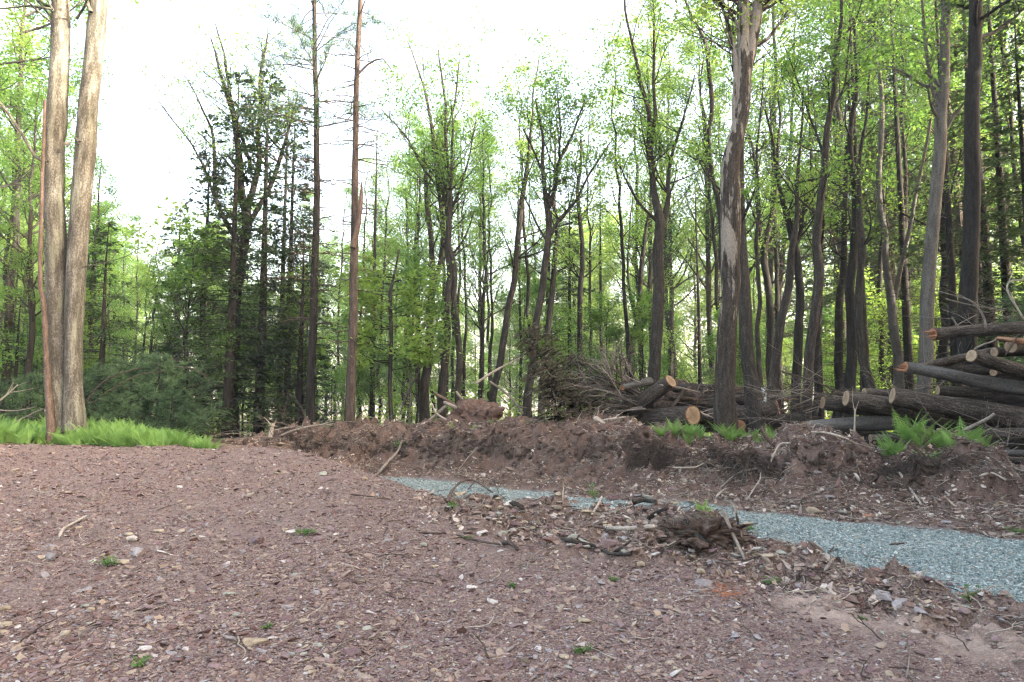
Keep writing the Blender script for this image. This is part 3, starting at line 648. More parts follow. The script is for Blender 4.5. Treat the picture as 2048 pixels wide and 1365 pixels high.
def hemlock(seed, H=14, r0=.16, z0=.06, wid=2.6, dens=11, mat='bark_dark', need='needle', droop=.25, per=6, nsz=.15, top=1.0):
    rg = np.random.default_rng(seed); G = Geo(); G.tube([(0, 0, 0), (.03, .02, H * .4), (0, .05, H * .8), (0, 0, H)], [r0 * 1.2, r0 * .75, r0 * .3, .01], 8); tw = []
    nb = int(H * dens)
    for k in range(nb):
        h = H * (z0 + (top - z0) * (k + rg.random()) / nb); f = 1 - h / H; L = (wid * (f ** .7) + .25) * rg.uniform(.55, 1.1); a = rg.uniform(0, 6.283); n = 7
        t = np.linspace(0, 1, n)[:, None]; dr = np.array([math.cos(a), math.sin(a), 0]); b = np.array([0, 0, h]) + dr * L * t + np.array([0, 0, 1]) * (L * (.12 * t - droop * t * t)) + rg.normal(0, .03, (n, 3)) * L * t
        G.tube(b, np.linspace(.022 * f + .006, .004, n), 3, cap=False)
        sd = np.cross(dr, [0, 0, 1])
        m = max(5, int(L * 9)); tt = rg.uniform(.12, 1, m)
        for q in tt:
            i = min(int(q * (n - 1)), n - 2); p = b[i] + (b[i + 1] - b[i]) * (q * (n - 1) - i); s_ = rg.choice((-1, 1)); l2 = L * .38 * (1.15 - q) * rg.uniform(.6, 1.2) + .1
            tw.append((p, nrm(dr * .75 + sd * s_ * .8 + np.array([0, 0, rg.uniform(-.25, .05)])), l2))
    p = np.array([t[0] for t in tw]); d = np.array([t[1] for t in tw]); l = np.array([t[2] for t in tw])[:, None]
    qs = []
    for k in range(per):
        c = p + d * l * ((k + rg.random((len(p), 1))) / per) + rg.normal(0, .02, p.shape); dd = nrm(d + rg.normal(0, .35, d.shape)); e = nrm(np.cross(dd, np.array([0, 0, 1.0]) + rg.normal(0, .25, d.shape)))
        s_ = nsz * rg.uniform(.7, 1.4, (len(p), 1)); w2 = s_ * .24
        qs.append(np.stack([c, c + dd * s_ * .45 + e * w2, c + dd * s_, c + dd * s_ * .45 - e * w2], 1))
    L_ = Geo(); L_.quads(np.concatenate(qs)); return G.me('trunk', [M[mat]]), L_.me('crown', [M[need]], smooth=False)
def deadpine(seed, H=16, r0=.13, green=.25, mat='bark_dark', nb=150):
    rg = np.random.default_rng(seed); G = Geo(); D = Geo(); L_ = Geo(); G.tube([(0, 0, 0), (.05, .02, H * .5), (0, 0, H)], [r0 * 1.2, r0 * .7, .02], 8); tips = []
    for k in range(nb):
        h = H * (.08 + .9 * k / nb); a = rg.uniform(0, 6.283); L = (1.9 - 1.1 * h / H) * rg.uniform(.5, 1.15); dr = np.array([math.cos(a), math.sin(a), rg.uniform(-.15, .2)]); n = 5
        t = np.linspace(0, 1, n)[:, None]; b = np.array([0, 0, h]) + dr * L * t + rg.normal(0, .05, (n, 3)) * t - np.array([0, 0, 1]) * .12 * L * t * t
        D.tube(b, np.linspace(.014, .004, n), 3, cap=False)
        for q in range(4):
            i = rg.integers(1, n); d2 = nrm(dr * .6 + rg.normal(0, .5, 3)) * L * rg.uniform(.2, .45); D.tube([b[i], b[i] + d2 * .5 + rg.normal(0, .02, 3), b[i] + d2], [.006, .004, .003], 3, cap=False)
            if h > H * (1 - green): tips.append(b[i] + d2)
    if tips: leaves(L_, tips, 9, .16, .16, rg, .5, .2)
    return G.me('trunk', [M[mat]]), D.me('dead_branches', [M['twig_dark']]), (L_.me('crown', [M['needle_p']], smooth=False) if tips else None)
VAR = {}
def base_tree(key, meshes, label, name='tree'):
    VAR[key] = (name, meshes)
def place(key, x, y, rz, sc, label, group=None, cat='tree', z=None, tilt=(0, 0)):
    name, ms = VAR[key]
    o = bpy.data.objects.new(name, None); COL.objects.link(o); o.location = (x, y, (gz(x, y) - .08) if z is None else z); o.rotation_euler = (tilt[0], tilt[1], rz); o.scale = sc if hasattr(sc, '__len__') else (sc,) * 3
    o['label'] = label; o['category'] = cat
    if group: o['group'] = group
    for nm, m in zip(('trunk', 'crown', 'dead_branches') if len(ms) == 2 else ('trunk', 'dead_branches', 'crown'), ms):
        if m is None: continue
        k = bpy.data.objects.new(nm, m); COL.objects.link(k); k.parent = o
    return o
for q in range(4): base_tree('dec%d' % q, decid(20 + q, H=20, r0=.15, c0=.3, spread=2.6, nb=26, leafn=15, lsize=.11, sp=.21, leaf=('leaf', 'leaf_y', 'leaf', 'leaf_d')[q], mat=('bark_dark', 'bark', 'bark_dark', 'bark')[q], low=6), '', 'broadleaf_tree')
for q in range(3): base_tree('thin%d' % q, decid(40 + q, H=17, r0=.09, c0=.42, spread=1.7, nb=18, leafn=12, lsize=.095, sp=.19, leaf=('leaf', 'leaf_y', 'leaf')[q], mat='bark_dark', low=4, lean=.10), '', 'slender_tree')
for q in range(3): base_tree('sap%d' % q, decid(60 + q, H=6, r0=.035, c0=.18, spread=1.7, nb=20, leafn=14, lsize=.10, sp=.16, leaf=('leaf_y', 'leaf', 'leaf')[q], mat='bark_dark', lean=.07), '', 'sapling')
for q in range(2): base_tree('far%d' % q, decid(70 + q, H=20, r0=.17, c0=.10, spread=4.2, nb=34, leafn=20, lsize=.23, sp=.48, leaf=('leaf_y', 'leaf')[q], mat='bark_dark'), '', 'broadleaf_tree')
for q in range(3): base_tree('hem%d' % q, hemlock(80 + q, H=(13, 10, 16)[q], wid=(2.6, 2.3, 2.8)[q], z0=(.05, .04, .25)[q]), '', 'hemlock_tree')
for q in range(2): base_tree('dead%d' % q, deadpine(90 + q, green=(.0, .3)[q]), '', 'dead_branched_conifer')

def toppy(px):
    """how high (photo rows) the far canopy reaches at this column"""
    return float(np.interp(px, [-300, 0, 120, 190, 290, 340, 420, 520, 620, 760, 850, 930, 1000, 1060, 1150, 1250, 1330, 1450, 1600, 2400], [60, 60, 150, 330, 440, 450, 400, 380, 330, 200, 170, 230, 200, 150, 130, 60, 0, -80, -200, -300]))
def farpy(px):
    return float(np.interp(px, [-300, 0, 120, 200, 340, 480, 620, 760, 900, 1000, 1100, 1250, 1340, 1500, 1650, 2400], [300, 300, 320, 420, 460, 480, 520, 430, 520, 520, 440, 400, 330, 330, 180, 0]))
HX = []
ORD = ('', 'second ', 'third ', 'fourth ', 'fifth ', 'sixth ', 'seventh ', 'eighth ', 'ninth ', 'tenth ')
LBC = {}
def auto_label(kind, px, Y):
    """names a background tree by the nearest landmark trunk in front of it"""
    k, lx = min(HX, key=lambda q: abs(q[1] - px)); side = 'left' if px < lx else 'right'; dep = 'little way' if Y < 30 else ('some way' if Y < 50 else 'far')
    t = (kind, side, k, dep); n = LBC[t] = LBC.get(t, -1) + 1
    return '%s%s %s of the %s, %s back' % (ORD[min(n, 9)], kind, side, k, dep)
def height_to(py, Y): return P(1024, py, Y)[2]
rg_ = random.Random(99); used = []
def free(x, y, d): return all((x - a) ** 2 + (y - b) ** 2 > d * d for a, b in used)
def fill(n, y0, y1, keys, hs, mind, label, group, amax=.88, pxr=None, cat='tree', lo=.6, hmax=27, hmin=5, tp=None, kind='tree'):
    c = 0; tries = 0
    while c < n and tries < n * 60:
        tries += 1
        Y = y0 * (y1 / y0) ** rg_.random(); a = rg_.uniform(-amax, amax)
        if pxr: a = (rg_.uniform(*pxr) - 1024) / FPX
        x = a * Y
        if not free(x, Y, mind): continue
        px = 1024 + a * FPX; H = min(height_to((tp or toppy)(px) + rg_.uniform(-10, 110), Y) - gz(x, Y), hmax)
        if hs: H = min(H, rg_.uniform(*hs))
        if H < hmin: continue
        key = rg_.choice(keys); Hk = {'d': 20, 't': 17, 's': 6, 'f': 20, 'h': 13}[key[0]] if key[:4] != 'dead' else 16
        if key[:3] == 'hem': Hk = (13, 10, 16)[int(key[3])]
        s = H / Hk; sx = min(max(s, .55), 1.25)
        used.append((x, Y)); place(key, x, Y, rg_.uniform(0, 6.28), (sx, sx, s), auto_label(kind, px, Y), group, cat, tilt=(rg_.gauss(0, .03), rg_.gauss(0, .03))); c += 1

# heroes first reserve their ground
HT = []
def hero(name, label, Y, stems, mat, leaf=None, leafn=6, lsize=.10, branch=None, kind='decid', group=None, seed=1, ns=14, rough=.06, sp=.3, flare=1.5, sink=None, keep=1.):
    """stems: lists of (px, py, width px[, dY]); the first is the trunk and starts on the ground"""
    rg = np.random.default_rng(seed); G = Geo(); tips = []; b0 = None; extra = []
    for si, st in enumerate(stems):
        pts = [P(q[0], q[1], Y + (q[3] if len(q) > 3 else 0)) for q in st]; rad = [q[2] / FPX * Y / 2 * (.9 if Y > 16 else 1.) for q in st]
        if si == 0:
            b = pts[0].copy(); b[2] = gz(b[0], b[1]) - .15; b0 = b.copy()
            if pts[0][2] - b[2] > .05: pts = [b] + pts; rad = [rad[0] * 1.1] + rad
            if flare > 1: pts.insert(1, pts[0] + (pts[1] - pts[0]) * min(.5, .45 / max(.5, np.linalg.norm(pts[1] - pts[0])))); rad.insert(1, rad[0]); rad[0] *= flare
        sp_, sr = smooth_path(pts, rad, .12 if ns >= 16 else .3)
        sp_ = sp_ + (.25 * sr.mean() if Y < 16 or 'pine' in name else .075) * np.stack([vn(sp_, 1.1, seed + 5) + (vn(sp_, .45, seed + 7) if Y > 16 and 'pine' not in name else 0), vn(sp_, 1.1, seed + 6), sr * 0], 1) * (np.arange(len(sp_)) > 2)[:, None]
        if si == 0: G.tube(sp_, sr, ns, rough, seed)
        else: G.tube(sp_, sr, max(6, ns - 5), rough, seed + si)
        extra.append((sp_, sr))
        if branch:
            nb, L0, zmin = branch
            cand = [i for i in range(1, len(sp_)) if sp_[i][2] > zmin]
            for k in range(int(nb * len(cand) / max(len(sp_), 1) + .5)):
                i = cand[int(rg.integers(0, len(cand)))]; a = rg.uniform(0, 6.283); el = rg.uniform(.2, .95); L = L0 * rg.uniform(.5, 1.3)
                grow(G, sp_[i], (math.cos(a) * math.cos(el), math.sin(a) * math.cos(el), math.sin(el)), L, max(min(sr[i] * .4, .05), .008), 1, rg, tips, .3, 4, 4)
    o = thing(name, label, 'tree', b0, group); part('trunk', G.me('trunk', [M[mat]], b0), o)
    if keep < 1 and tips: tips = [t for t in tips if rg.random() < keep]
    if leaf and tips:
        L_ = Geo(); leaves(L_, tips, leafn, sp, lsize, rg); part('crown', L_.me('crown', [M[leaf]], b0, smooth=False), o)
    used.append((b0[0], b0[1])); HT.append((o, b0, extra)); return o, b0, extra

# twin trunk at the left
o, b0, ex = hero('twin_trunk_tree', 'thick twin-trunked tree rising from the ferns at the left', 12.6,
     [[(126, 856, 56), (122, 800, 46), (113, 700, 41), (111, 500, 37), (112, 300, 37), (113, 250, 40), (117, 150, 35), (121, 0, 34), (123, -260, 28), (110, -600, 18)]], 'bark_twin', None, ns=30, rough=.07, flare=1.55, seed=3)
G = Geo()
pth, rd = smooth_path([P(148, 862, 12.5), P(147, 780, 12.5), P(148, 680, 12.5), P(152, 560, 12.55), (P(160, 430, 12.6)), P(168, 340, 12.6), P(172, 290, 12.6), P(178, 200, 12.6), P(190, 90, 12.6), P(199, -20, 12.6), P(215, -260, 12.6), P(240, -560, 12.6)], [w_ / FPX * 6.3 for w_ in (46, 34, 31, 36, 37, 37, 39, 36, 35, 35, 28, 16)], .12)
G.tube(pth, rd, 26, .05, 4); part('trunk', G.me('trunk', [M['bark_twin']], b0), o, 'right-hand trunk with a pale lichen streak')
G = Geo(); tips = []; rg = np.random.default_rng(5)
for st, r_ in (([(95, 325), (70, 312), (45, 270), (0, 205), (-40, 170)], 8), ([(105, 20), (60, 12), (0, 18), (-60, 10)], 5), ([(182, 25), (172, 0), (160, -40)], 9), ([(160, 285), (150, 276)], 9), ([(132, 290), (140, 286)], 12), ([(165, 535), (200, 528), (232, 520)], 3)):
    q, rr = smooth_path([P(a, b, 12.4) for a, b in st], np.linspace(r_, r_ * .5, len(st)) / FPX * 6.2, .2); G.tube(q, rr, 7, .1, 9)
    if r_ < 9: grow(G, q[-1], nrm(q[-1] - q[-2]), 1.2, rr[-1], 1, rg, tips)
for q in range(70):
    h = rg.uniform(8.5, 16); p0 = np.array([P(112, 0, 12.6)[0] + rg.normal(0, .3), 12.6, h]); a = rg.uniform(0, 6.28)
    grow(G, p0, (math.cos(a), math.sin(a), .5), rg.uniform(1.5, 3.2), .025, 1, rg, tips)
part('branches', G.me('branches', [M['bark_twin']], b0), o, kind='stuff')
L_ = Geo(); leaves(L_, tips, 10, .2, .095, rg); part('crown', L_.me('crown', [M['leaf_y']], b0, smooth=False), o)
o, b0, ex = hero('dead_pole_tree', 'thin reddish dead pole leaning on the twin-trunked tree', 12.3, [[(103, 850, 17), (97, 800, 13), (92, 700, 9), (88, 610, 9), (80, 575, 8), (82, 480, 8), (85, 350, 7), (90, 200, 5)]], 'bark_red', ns=12, rough=.1, flare=1.1)

# big dark forked tree at the left centre
hero('forked_dark_tree', 'big dark forked tree wrapped in hemlock foliage at left centre', 21,
     [[(466, 885, 34), (464, 760, 28), (474, 620, 25), (485, 500, 24), (490, 440, 22), (482, 400, 18), (474, 320, 14), (468, 235, 11), (445, 150, 6), (425, 80, 3)],
      [(490, 450, 16), (500, 390, 14), (510, 340, 13), (519, 250, 10), (522, 150, 7), (540, 70, 4)],
      [(497, 450, 12), (520, 410, 11), (548, 350, 10), (562, 300, 8), (575, 250, 5), (590, 190, 3)],
      [(482, 490, 14), (455, 450, 11), (432, 400, 9), (426, 320, 8), (420, 260, 6), (395, 190, 3), (370, 150, 2)],
      [(505, 340, 8), (470, 230, 8), (455, 130, 5), (435, 50, 3)],
      [(430, 400, 6), (405, 330, 5), (350, 240, 3), (320, 200, 2)],
      [(562, 300, 5), (535, 270, 4), (525, 230, 3)]], 'bark_dark', 'leaf_y', 7, .085, (26, 1.4, 8.0), seed=11, sp=.2, keep=.3)
# white pines
def pine_needles(G, L_, base, d, rg, n=8, ln=.16):
    for k in range(n): pass
def pine(name, label, Y, stem, zlo, mat, seed, nb=60, L=2.2, green=7.5, dead=True):
    o, b0, ex = hero(name, label, Y, [stem], mat, ns=16, rough=.05, seed=seed, flare=1.2)
    rg = np.random.default_rng(seed); sp_, sr = ex[0]; D = Geo(); tips = []
    for k in range(nb):
        i = int(rg.integers(2, len(sp_))); h = sp_[i][2]
        if h < zlo: continue
        a = rg.uniform(0, 6.283); gr = h > green; Lk = (L if gr else L * .55) * rg.uniform(.5, 1.2); dr = np.array([math.cos(a), math.sin(a), .35 if gr else .1]); n = 6
        t = np.linspace(0, 1, n)[:, None]; b = sp_[i] + dr * Lk * t + rg.normal(0, .05, (n, 3)) * t - np.array([0, 0, 1]) * Lk * .2 * t * t
        D.tube(b, np.linspace(.018, .005, n), 4, cap=False)
        for q in range(6):
            j = rg.integers(2, n); d2 = nrm(dr + rg.normal(0, .6, 3)) * Lk * rg.uniform(.15, .4); D.tube([b[j], b[j] + d2], [.006, .003], 3, cap=False)
            if gr: tips += [b[j] + d2, b[j] + d2 * .5]
        if gr: tips += list(b[3:])
    part('branches', D.me('branches', [M['twig_dark']], b0), o, kind='stuff')
    if tips:
        L_ = Geo(); needle_tufts(L_, np.array(tips), rg, 16, .14); part('crown', L_.me('crown', [M['needle_p']], b0, smooth=False), o)
def needle_tufts(L_, tips, rg, per, ln, up=.35, w_=.012, js=.035):
    n = len(tips) * per; c = np.repeat(tips, per, 0) + rg.normal(0, js, (n, 3)); d = nrm(rg.normal(0, 1, (n, 3)) + np.array([0, 0, up])); e = nrm(np.cross(d, rg.normal(0, 1, (n, 3)))); l = ln * rg.uniform(.7, 1.3, (n, 1))
    L_.tris(np.stack([c - e * w_ * .5, c + e * w_ * .5, c + d * l], 1))
pine('white_pine', 'tall straight dark pine standing left of the redder pine', 18, [(620, 870, 22), (623, 750, 19), (628, 600, 17), (632, 450, 15), (633, 300, 13), (631, 150, 11), (628, 0, 9), (625, -160, 6)], 3.2, 'bark_dark', 21, 150, 2.0, 8.2)
pine('white_pine', 'tall reddish-barked pine with a broken side stub', 16.5, [(699, 868, 24), (702, 750, 21), (707, 600, 19), (709, 450, 17), (710, 300, 14), (714, 150, 12), (721, 0, 11), (728, -200, 7)], 2.6, 'bark_pine', 22, 90, 1.5, 11.2)
G = Geo(); q, r_ = smooth_path([P(706, 495, 16.4), P(716, 450, 16.35), P(722, 400, 16.3), P(724, 362, 16.3)], np.array([12, 11, 8, 2]) / FPX * 8.2, .1); G.tube(q, r_, 9, .15, 3)
q, r_ = smooth_path([P(712, 155, 16.4), P(735, 130, 16.3), P(765, 118, 16.2), P(785, 145, 16.2)], np.array([5, 4, 3, 1.5]) / FPX * 8.2, .2); G.tube(q, r_, 6)
part('broken_stub', G.me('broken_stub', [M['bark_red']], HT[-1][1]), HT[-1][0])

HL = [
 ('slim_tree', 'grey slim tree left of the forked pair, dark at its foot', 22, [[(851, 870, 26), (853, 780, 22), (860, 620, 15), (859, 480, 12), (855, 380, 10), (850, 300, 6)], [(862, 600, 12), (880, 500, 10), (884, 400, 9), (875, 300, 6), (850, 170, 3), (842, 110, 2)]], 'bark', 31),
 ('forked_tree', 'tree with two close stems fanning into bare upper limbs, centre left', 21, [[(882, 860, 22), (889, 740, 18), (895, 600, 17), (896, 480, 15), (890, 400, 12), (876, 320, 9), (868, 260, 8), (852, 190, 5), (828, 120, 3), (812, 80, 2)], [(896, 480, 11), (902, 380, 9), (898, 280, 8), (888, 180, 6), (876, 100, 3)], [(898, 430, 8), (920, 380, 6), (940, 320, 4), (955, 240, 3)], [(892, 420, 7), (860, 350, 5), (810, 270, 4), (760, 220, 2)], [(905, 420, 8), (896, 300, 6), (915, 170, 4), (922, 120, 2)]], 'bark', 32),
 ('slim_tree', 'lighter curved stem just right of the forked pair', 20, [[(914, 820, 14), (916, 740, 14), (915, 640, 13), (907, 540, 13), (903, 470, 12), (900, 400, 9), (905, 300, 6), (902, 200, 3)]], 'bark', 33),
 ('leaning_tree', 'dark slender tree leaning right near the middle', 22, [[(978, 860, 17), (992, 780, 16), (1008, 690, 15), (1022, 600, 14), (1034, 480, 13), (1047, 380, 11), (1058, 290, 8), (1066, 230, 5), (1080, 120, 3)]], 'bark', 34),
 ('branching_tree', 'crooked pale-limbed tree that splits at mid height, centre', 19, [[(1052, 850, 21), (1062, 740, 18), (1074, 640, 16), (1088, 540, 15), (1099, 460, 15), (1097, 410, 12), (1090, 350, 9), (1084, 290, 7), (1072, 200, 4)], [(1098, 415, 11), (1112, 370, 10), (1122, 320, 8), (1142, 270, 6), (1170, 190, 3)], [(1102, 470, 9), (1118, 440, 8), (1150, 405, 6), (1180, 350, 5), (1215, 290, 3)], [(1092, 360, 6), (1070, 310, 5), (1045, 260, 3)], [(1120, 330, 5), (1118, 240, 4), (1112, 160, 2)]], 'bark', 35),
 ('slim_tree', 'dark trunk standing just right of the crooked pale-limbed tree', 26, [[(1083, 790, 15), (1092, 700, 14), (1104, 610, 13), (1110, 500, 11), (1108, 400, 8), (1112, 260, 4)]], 'bark_dark', 36),
 ('straight_tree', 'straight dark trunk left of the brush heap, behind it', 24, [[(1162, 820, 14), (1163, 700, 13), (1160, 540, 11), (1160, 400, 9), (1160, 280, 5)]], 'bark_dark', 37),
 ('forked_tree', 'dark wavy tree forking low, behind the upper end of the brush heap', 24, [[(1262, 800, 13), (1268, 690, 13), (1280, 590, 12), (1285, 510, 11), (1287, 470, 8), (1300, 400, 5)], [(1272, 640, 7), (1258, 580, 6), (1255, 500, 4), (1262, 400, 3)]], 'bark_dark', 38),
 ('three_limbed_tree', 'sturdy brown tree behind the pile that splits into three long upright limbs', 17.5, [[(1310, 830, 30), (1311, 740, 27), (1314, 620, 26), (1319, 520, 25), (1322, 450, 24), (1308, 380, 14), (1297, 300, 12), (1285, 200, 10), (1270, 110, 7), (1252, 20, 5), (1240, -80, 3)], [(1318, 450, 13), (1306, 350, 9), (1300, 250, 8), (1308, 120, 7), (1305, 20, 5), (1312, -80, 3)], [(1326, 450, 14), (1338, 390, 11), (1342, 320, 8), (1360, 240, 5), (1385, 150, 3)]], 'bark', 39),
 ('crooked_tree', 'thin kinked tree left of the peeling trunk, leaning left at the top', 19, [[(1462, 800, 16), (1455, 620, 14), (1444, 500, 13), (1436, 420, 12), (1424, 350, 10), (1421, 260, 10), (1420, 180, 10), (1410, 100, 9), (1398, 60, 7), (1372, 5, 6), (1350, -60, 4)]], 'bark', 40),
 ('ribbed_tree', 'grey-brown trunk with ribbed bark right behind the peeling trunk', 15.2, [[(1508, 830, 36), (1502, 760, 30), (1493, 680, 27), (1487, 580, 25), (1483, 480, 22), (1480, 380, 17), (1482, 250, 12), (1476, 120, 7)]], 'bark', 42),
 ('slim_tree', 'thin grey stem immediately right of the ribbed trunk', 20, [[(1520, 800, 12), (1518, 700, 11), (1513, 560, 9), (1512, 430, 8), (1516, 300, 5), (1530, 120, 3)]], 'bark', 43),
 ('forked_tree', 'black trunk forking in a narrow V right of the peeling trunk', 22, [[(1536, 800, 18), (1538, 700, 16), (1536, 600, 15), (1531, 520, 15), (1540, 450, 12), (1548, 380, 9), (1556, 270, 6), (1552, 120, 3)], [(1532, 530, 10), (1520, 440, 9), (1510, 350, 7), (1495, 270, 5), (1480, 180, 3)]], 'bark_dark', 44),
 ('leaning_tree', 'brown tree leaning right between the black V tree and the bent tree', 18, [[(1543, 820, 22), (1549, 740, 20), (1562, 640, 18), (1576, 560, 17), (1582, 500, 15), (1590, 420, 10), (1602, 300, 6), (1610, 180, 3)]], 'bark', 45),
 ('bent_tree', 'dark tree with elbowed limbs behind the dark brush', 19, [[(1594, 820, 22), (1596, 720, 20), (1596, 620, 18), (1590, 540, 17), (1586, 480, 17), (1576, 430, 13), (1560, 370, 9), (1548, 310, 7), (1530, 220, 4)], [(1588, 500, 12), (1602, 460, 10), (1612, 410, 8), (1640, 360, 5)]], 'bark_dark', 46),
 ('tall_tree', 'tall brown tree leaning right, running out of the top of the picture', 16.3, [[(1610, 850, 24), (1614, 760, 22), (1622, 650, 21), (1632, 540, 20), (1640, 430, 18), (1648, 330, 16), (1660, 230, 13), (1671, 130, 10), (1680, 40, 8), (1688, -60, 5)], [(1650, 320, 7), (1630, 260, 5), (1600, 180, 4), (1565, 90, 2)], [(1662, 220, 6), (1690, 170, 5), (1700, 60, 3)]], 'bark', 47),
 ('slim_tree', 'black trunk directly right of the tall leaning brown tree', 20, [[(1632, 830, 14), (1634, 700, 13), (1640, 560, 10), (1650, 400, 6)]], 'bark_dark', 48),
 ('straight_tree', 'dark trunk above the left end of the long log stack', 20, [[(1673, 830, 20), (1678, 700, 18), (1684, 560, 15), (1690, 420, 12), (1696, 280, 8), (1690, 120, 4)]], 'bark_dark', 49),
 ('straight_tree', 'thick dark brown trunk, second above the long log stack', 18, [[(1700, 830, 24), (1702, 700, 22), (1706, 560, 20), (1708, 430, 17), (1706, 300, 13), (1712, 160, 8), (1700, 20, 5)]], 'bark_dark', 50),
 ('straight_tree', 'greyish trunk with twisted foot, third above the long log stack', 17.5, [[(1742, 830, 22), (1732, 740, 19), (1722, 640, 18), (1722, 540, 15), (1728, 420, 12), (1720, 300, 8), (1738, 140, 4)]], 'bark', 51),
 ('snag_tree', 'pale dead snag with a broken pointed top', 19.5, [[(1800, 820, 24), (1797, 720, 20), (1785, 620, 19), (1772, 540, 15), (1766, 440, 12), (1763, 340, 12), (1764, 240, 11), (1756, 160, 9), (1744, 95, 3)], [(1788, 600, 12), (1802, 530, 10), (1815, 480, 10), (1832, 420, 8), (1846, 330, 7), (1862, 240, 6), (1880, 150, 4), (1892, 60, 2)]], 'bark_grey', 52),
 ('slim_tree', 'bowed dark trunk left of the pale snag', 22, [[(1762, 800, 13), (1764, 700, 12), (1758, 600, 12), (1764, 500, 9), (1768, 380, 5)]], 'bark_dark', 53),
 ('grey_barked_tree', 'smooth light grey trunk standing behind the log stack', 15.2, [[(1846, 830, 30), (1850, 740, 27), (1856, 620, 26), (1862, 500, 24), (1870, 400, 23), (1880, 300, 23), (1886, 180, 21), (1889, 60, 18), (1892, -60, 15), (1895, -300, 8)], [(1884, 230, 10), (1862, 170, 8), (1848, 60, 6), (1840, -60, 4)]], 'bark_grey', 54),
 ('straight_tree', 'dark trunk between the light grey trunk and the big dark pine', 19, [[(1884, 820, 24), (1886, 700, 22), (1890, 560, 20), (1888, 440, 19), (1892, 320, 17), (1884, 180, 14), (1886, 40, 10), (1890, -100, 6)]], 'bark_dark', 55),
]
for (nm, lb, Y, st, mt, sd_) in HL:
    snag = 'snag' in nm
    hero(nm, lb, Y, st, mt, None if snag else ('leaf', 'leaf_y', 'leaf')[sd_ % 3], 9, .09, None if snag else (17, 1.5, 5.5), seed=sd_, ns=12, sp=.2, keep=.55)
# peeling trunk on the bank
o, b0, ex = hero('peeling_tree', 'thick mottled trunk with peeling bark, in front of the log pile', 13.3,
     [[(1452, 890, 50), (1451, 800, 42), (1452, 740, 39), (1455, 640, 37), (1461, 520, 38), (1463, 420, 39), (1462, 360, 37), (1463, 320, 36), (1474, 270, 30), (1486, 220, 30), (1486, 150, 29), (1488, 90, 26), (1488, 20, 24), (1485, -120, 20), (1480, -350, 12)],
      [(1486, 180, 22), (1499, 110, 24), (1509, 60, 23), (1519, -10, 22), (1530, -140, 18), (1550, -350, 10)],
      [(1474, 300, 12), (1470, 220, 12), (1472, 140, 11), (1468, 100, 9), (1456, 50, 8), (1446, 20, 5), (1430, -30, 3)]], 'bark_dead', 'leaf_y', 9, .085, (40, 1.5, 8.5), seed=41, ns=30, rough=.09, sp=.18, keep=.6)
# big dark pine at the right
o, b0, ex = hero('big_dark_pine', 'broad dark straight pine trunk behind the log stack', 14.4,
     [[(1926, 860, 46), (1930, 760, 37), (1936, 620, 33), (1941, 460, 30), (1944, 300, 28), (1948, 150, 26), (1950, 0, 24), (1953, -200, 19), (1955, -500, 8)]], 'bark_dark', 'needle_p', 7, .14, (60, 1.6, 9.0), seed=56, ns=24, rough=.05)
# young maple with layered leaves in front of the pines
rg = np.random.default_rng(77)
o, b0, ex = hero('young_maple', 'slim young maple with layered fresh green leaves right of the reddish pine', 18, [[(780, 860, 10), (782, 760, 9), (785, 680, 9), (783, 600, 10), (790, 560, 6), (800, 500, 4)]], 'bark', seed=57, ns=9)
G = Geo(); tips = []
for q in range(46):
    py = rg.uniform(540, 745); s_ = rg.choice((-1, 1)); p0 = P(784, py, 18); a = rg.uniform(-1.2, 1.2); d = np.array([s_ * math.cos(a), math.sin(a), rg.uniform(0, .25)])
    grow(G, p0, d, rg.uniform(.6, 1.5), .012, 1, rg, tips, -.05, 4, 5, .08)
part('branches', G.me('branches', [M['bark_dark']], b0), o, kind='stuff'); L_ = Geo(); leaves(L_, tips, 6, .12, .11, rg, .35); part('crown', L_.me('crown', [M['leaf_y']], b0, smooth=False), o)
# pale leaning sapling in the gap
hero('slim_tree', 'thin pale leaning sapling in the gap right of the young maple', 18.5, [[(817, 860, 4), (818, 800, 5), (815, 740, 4), (812, 640, 3)], [(800, 830, 3), (812, 790, 4), (835, 740, 3), (842, 725, 2)]], 'bark_grey', 'leaf_y', 4, .10, (10, .6, 2.5), seed=58, ns=7)

# hemlocks round the forked tree and at the left
for k, (px, Y, key, s, lb) in enumerate([
  (455, 19, 'hem0', .82, 'dark hemlock tree at the left foot of the forked tree'), (520, 20.5, 'hem0', .88, 'dark hemlock tree right of the forked tree'),
  (575, 22.5, 'hem2', .72, 'hemlock tree behind and left of the straight dark pine'), (400, 22, 'hem1', .95, 'smaller hemlock tree at the left edge of the dark clump'),
  (598, 19.5, 'hem1', .62, 'low dark hemlock tree filling in beside the straight dark pine'), (345, 27, 'hem1', .9, 'hemlock tree behind the pine bush'),
  (200, 17, 'hem1', .55, 'low hemlock tree right behind the twin trunks'), (30, 19, 'hem1', .42, 'low hemlock tree left of the twin trunks'),
  (1140, 30, 'hem2', .75, 'hemlock tree seen behind the straight dark trunk, middle of the woods'),
  (1690, 27, 'hem2', 1.0, 'hemlock tree deep behind the long log stack'), (1990, 18, 'hem0', .95, 'dark hemlock tree at the right edge behind the stack'), (2080, 16, 'hem2', .7, 'hemlock tree cut by the right edge'), (1790, 26, 'hem2', 1.05, 'hemlock tree behind the pale snag')]):
    p = P(px, 800, Y); used.append((p[0], p[1])); place(key, p[0], p[1], k * 1.3, s, lb)
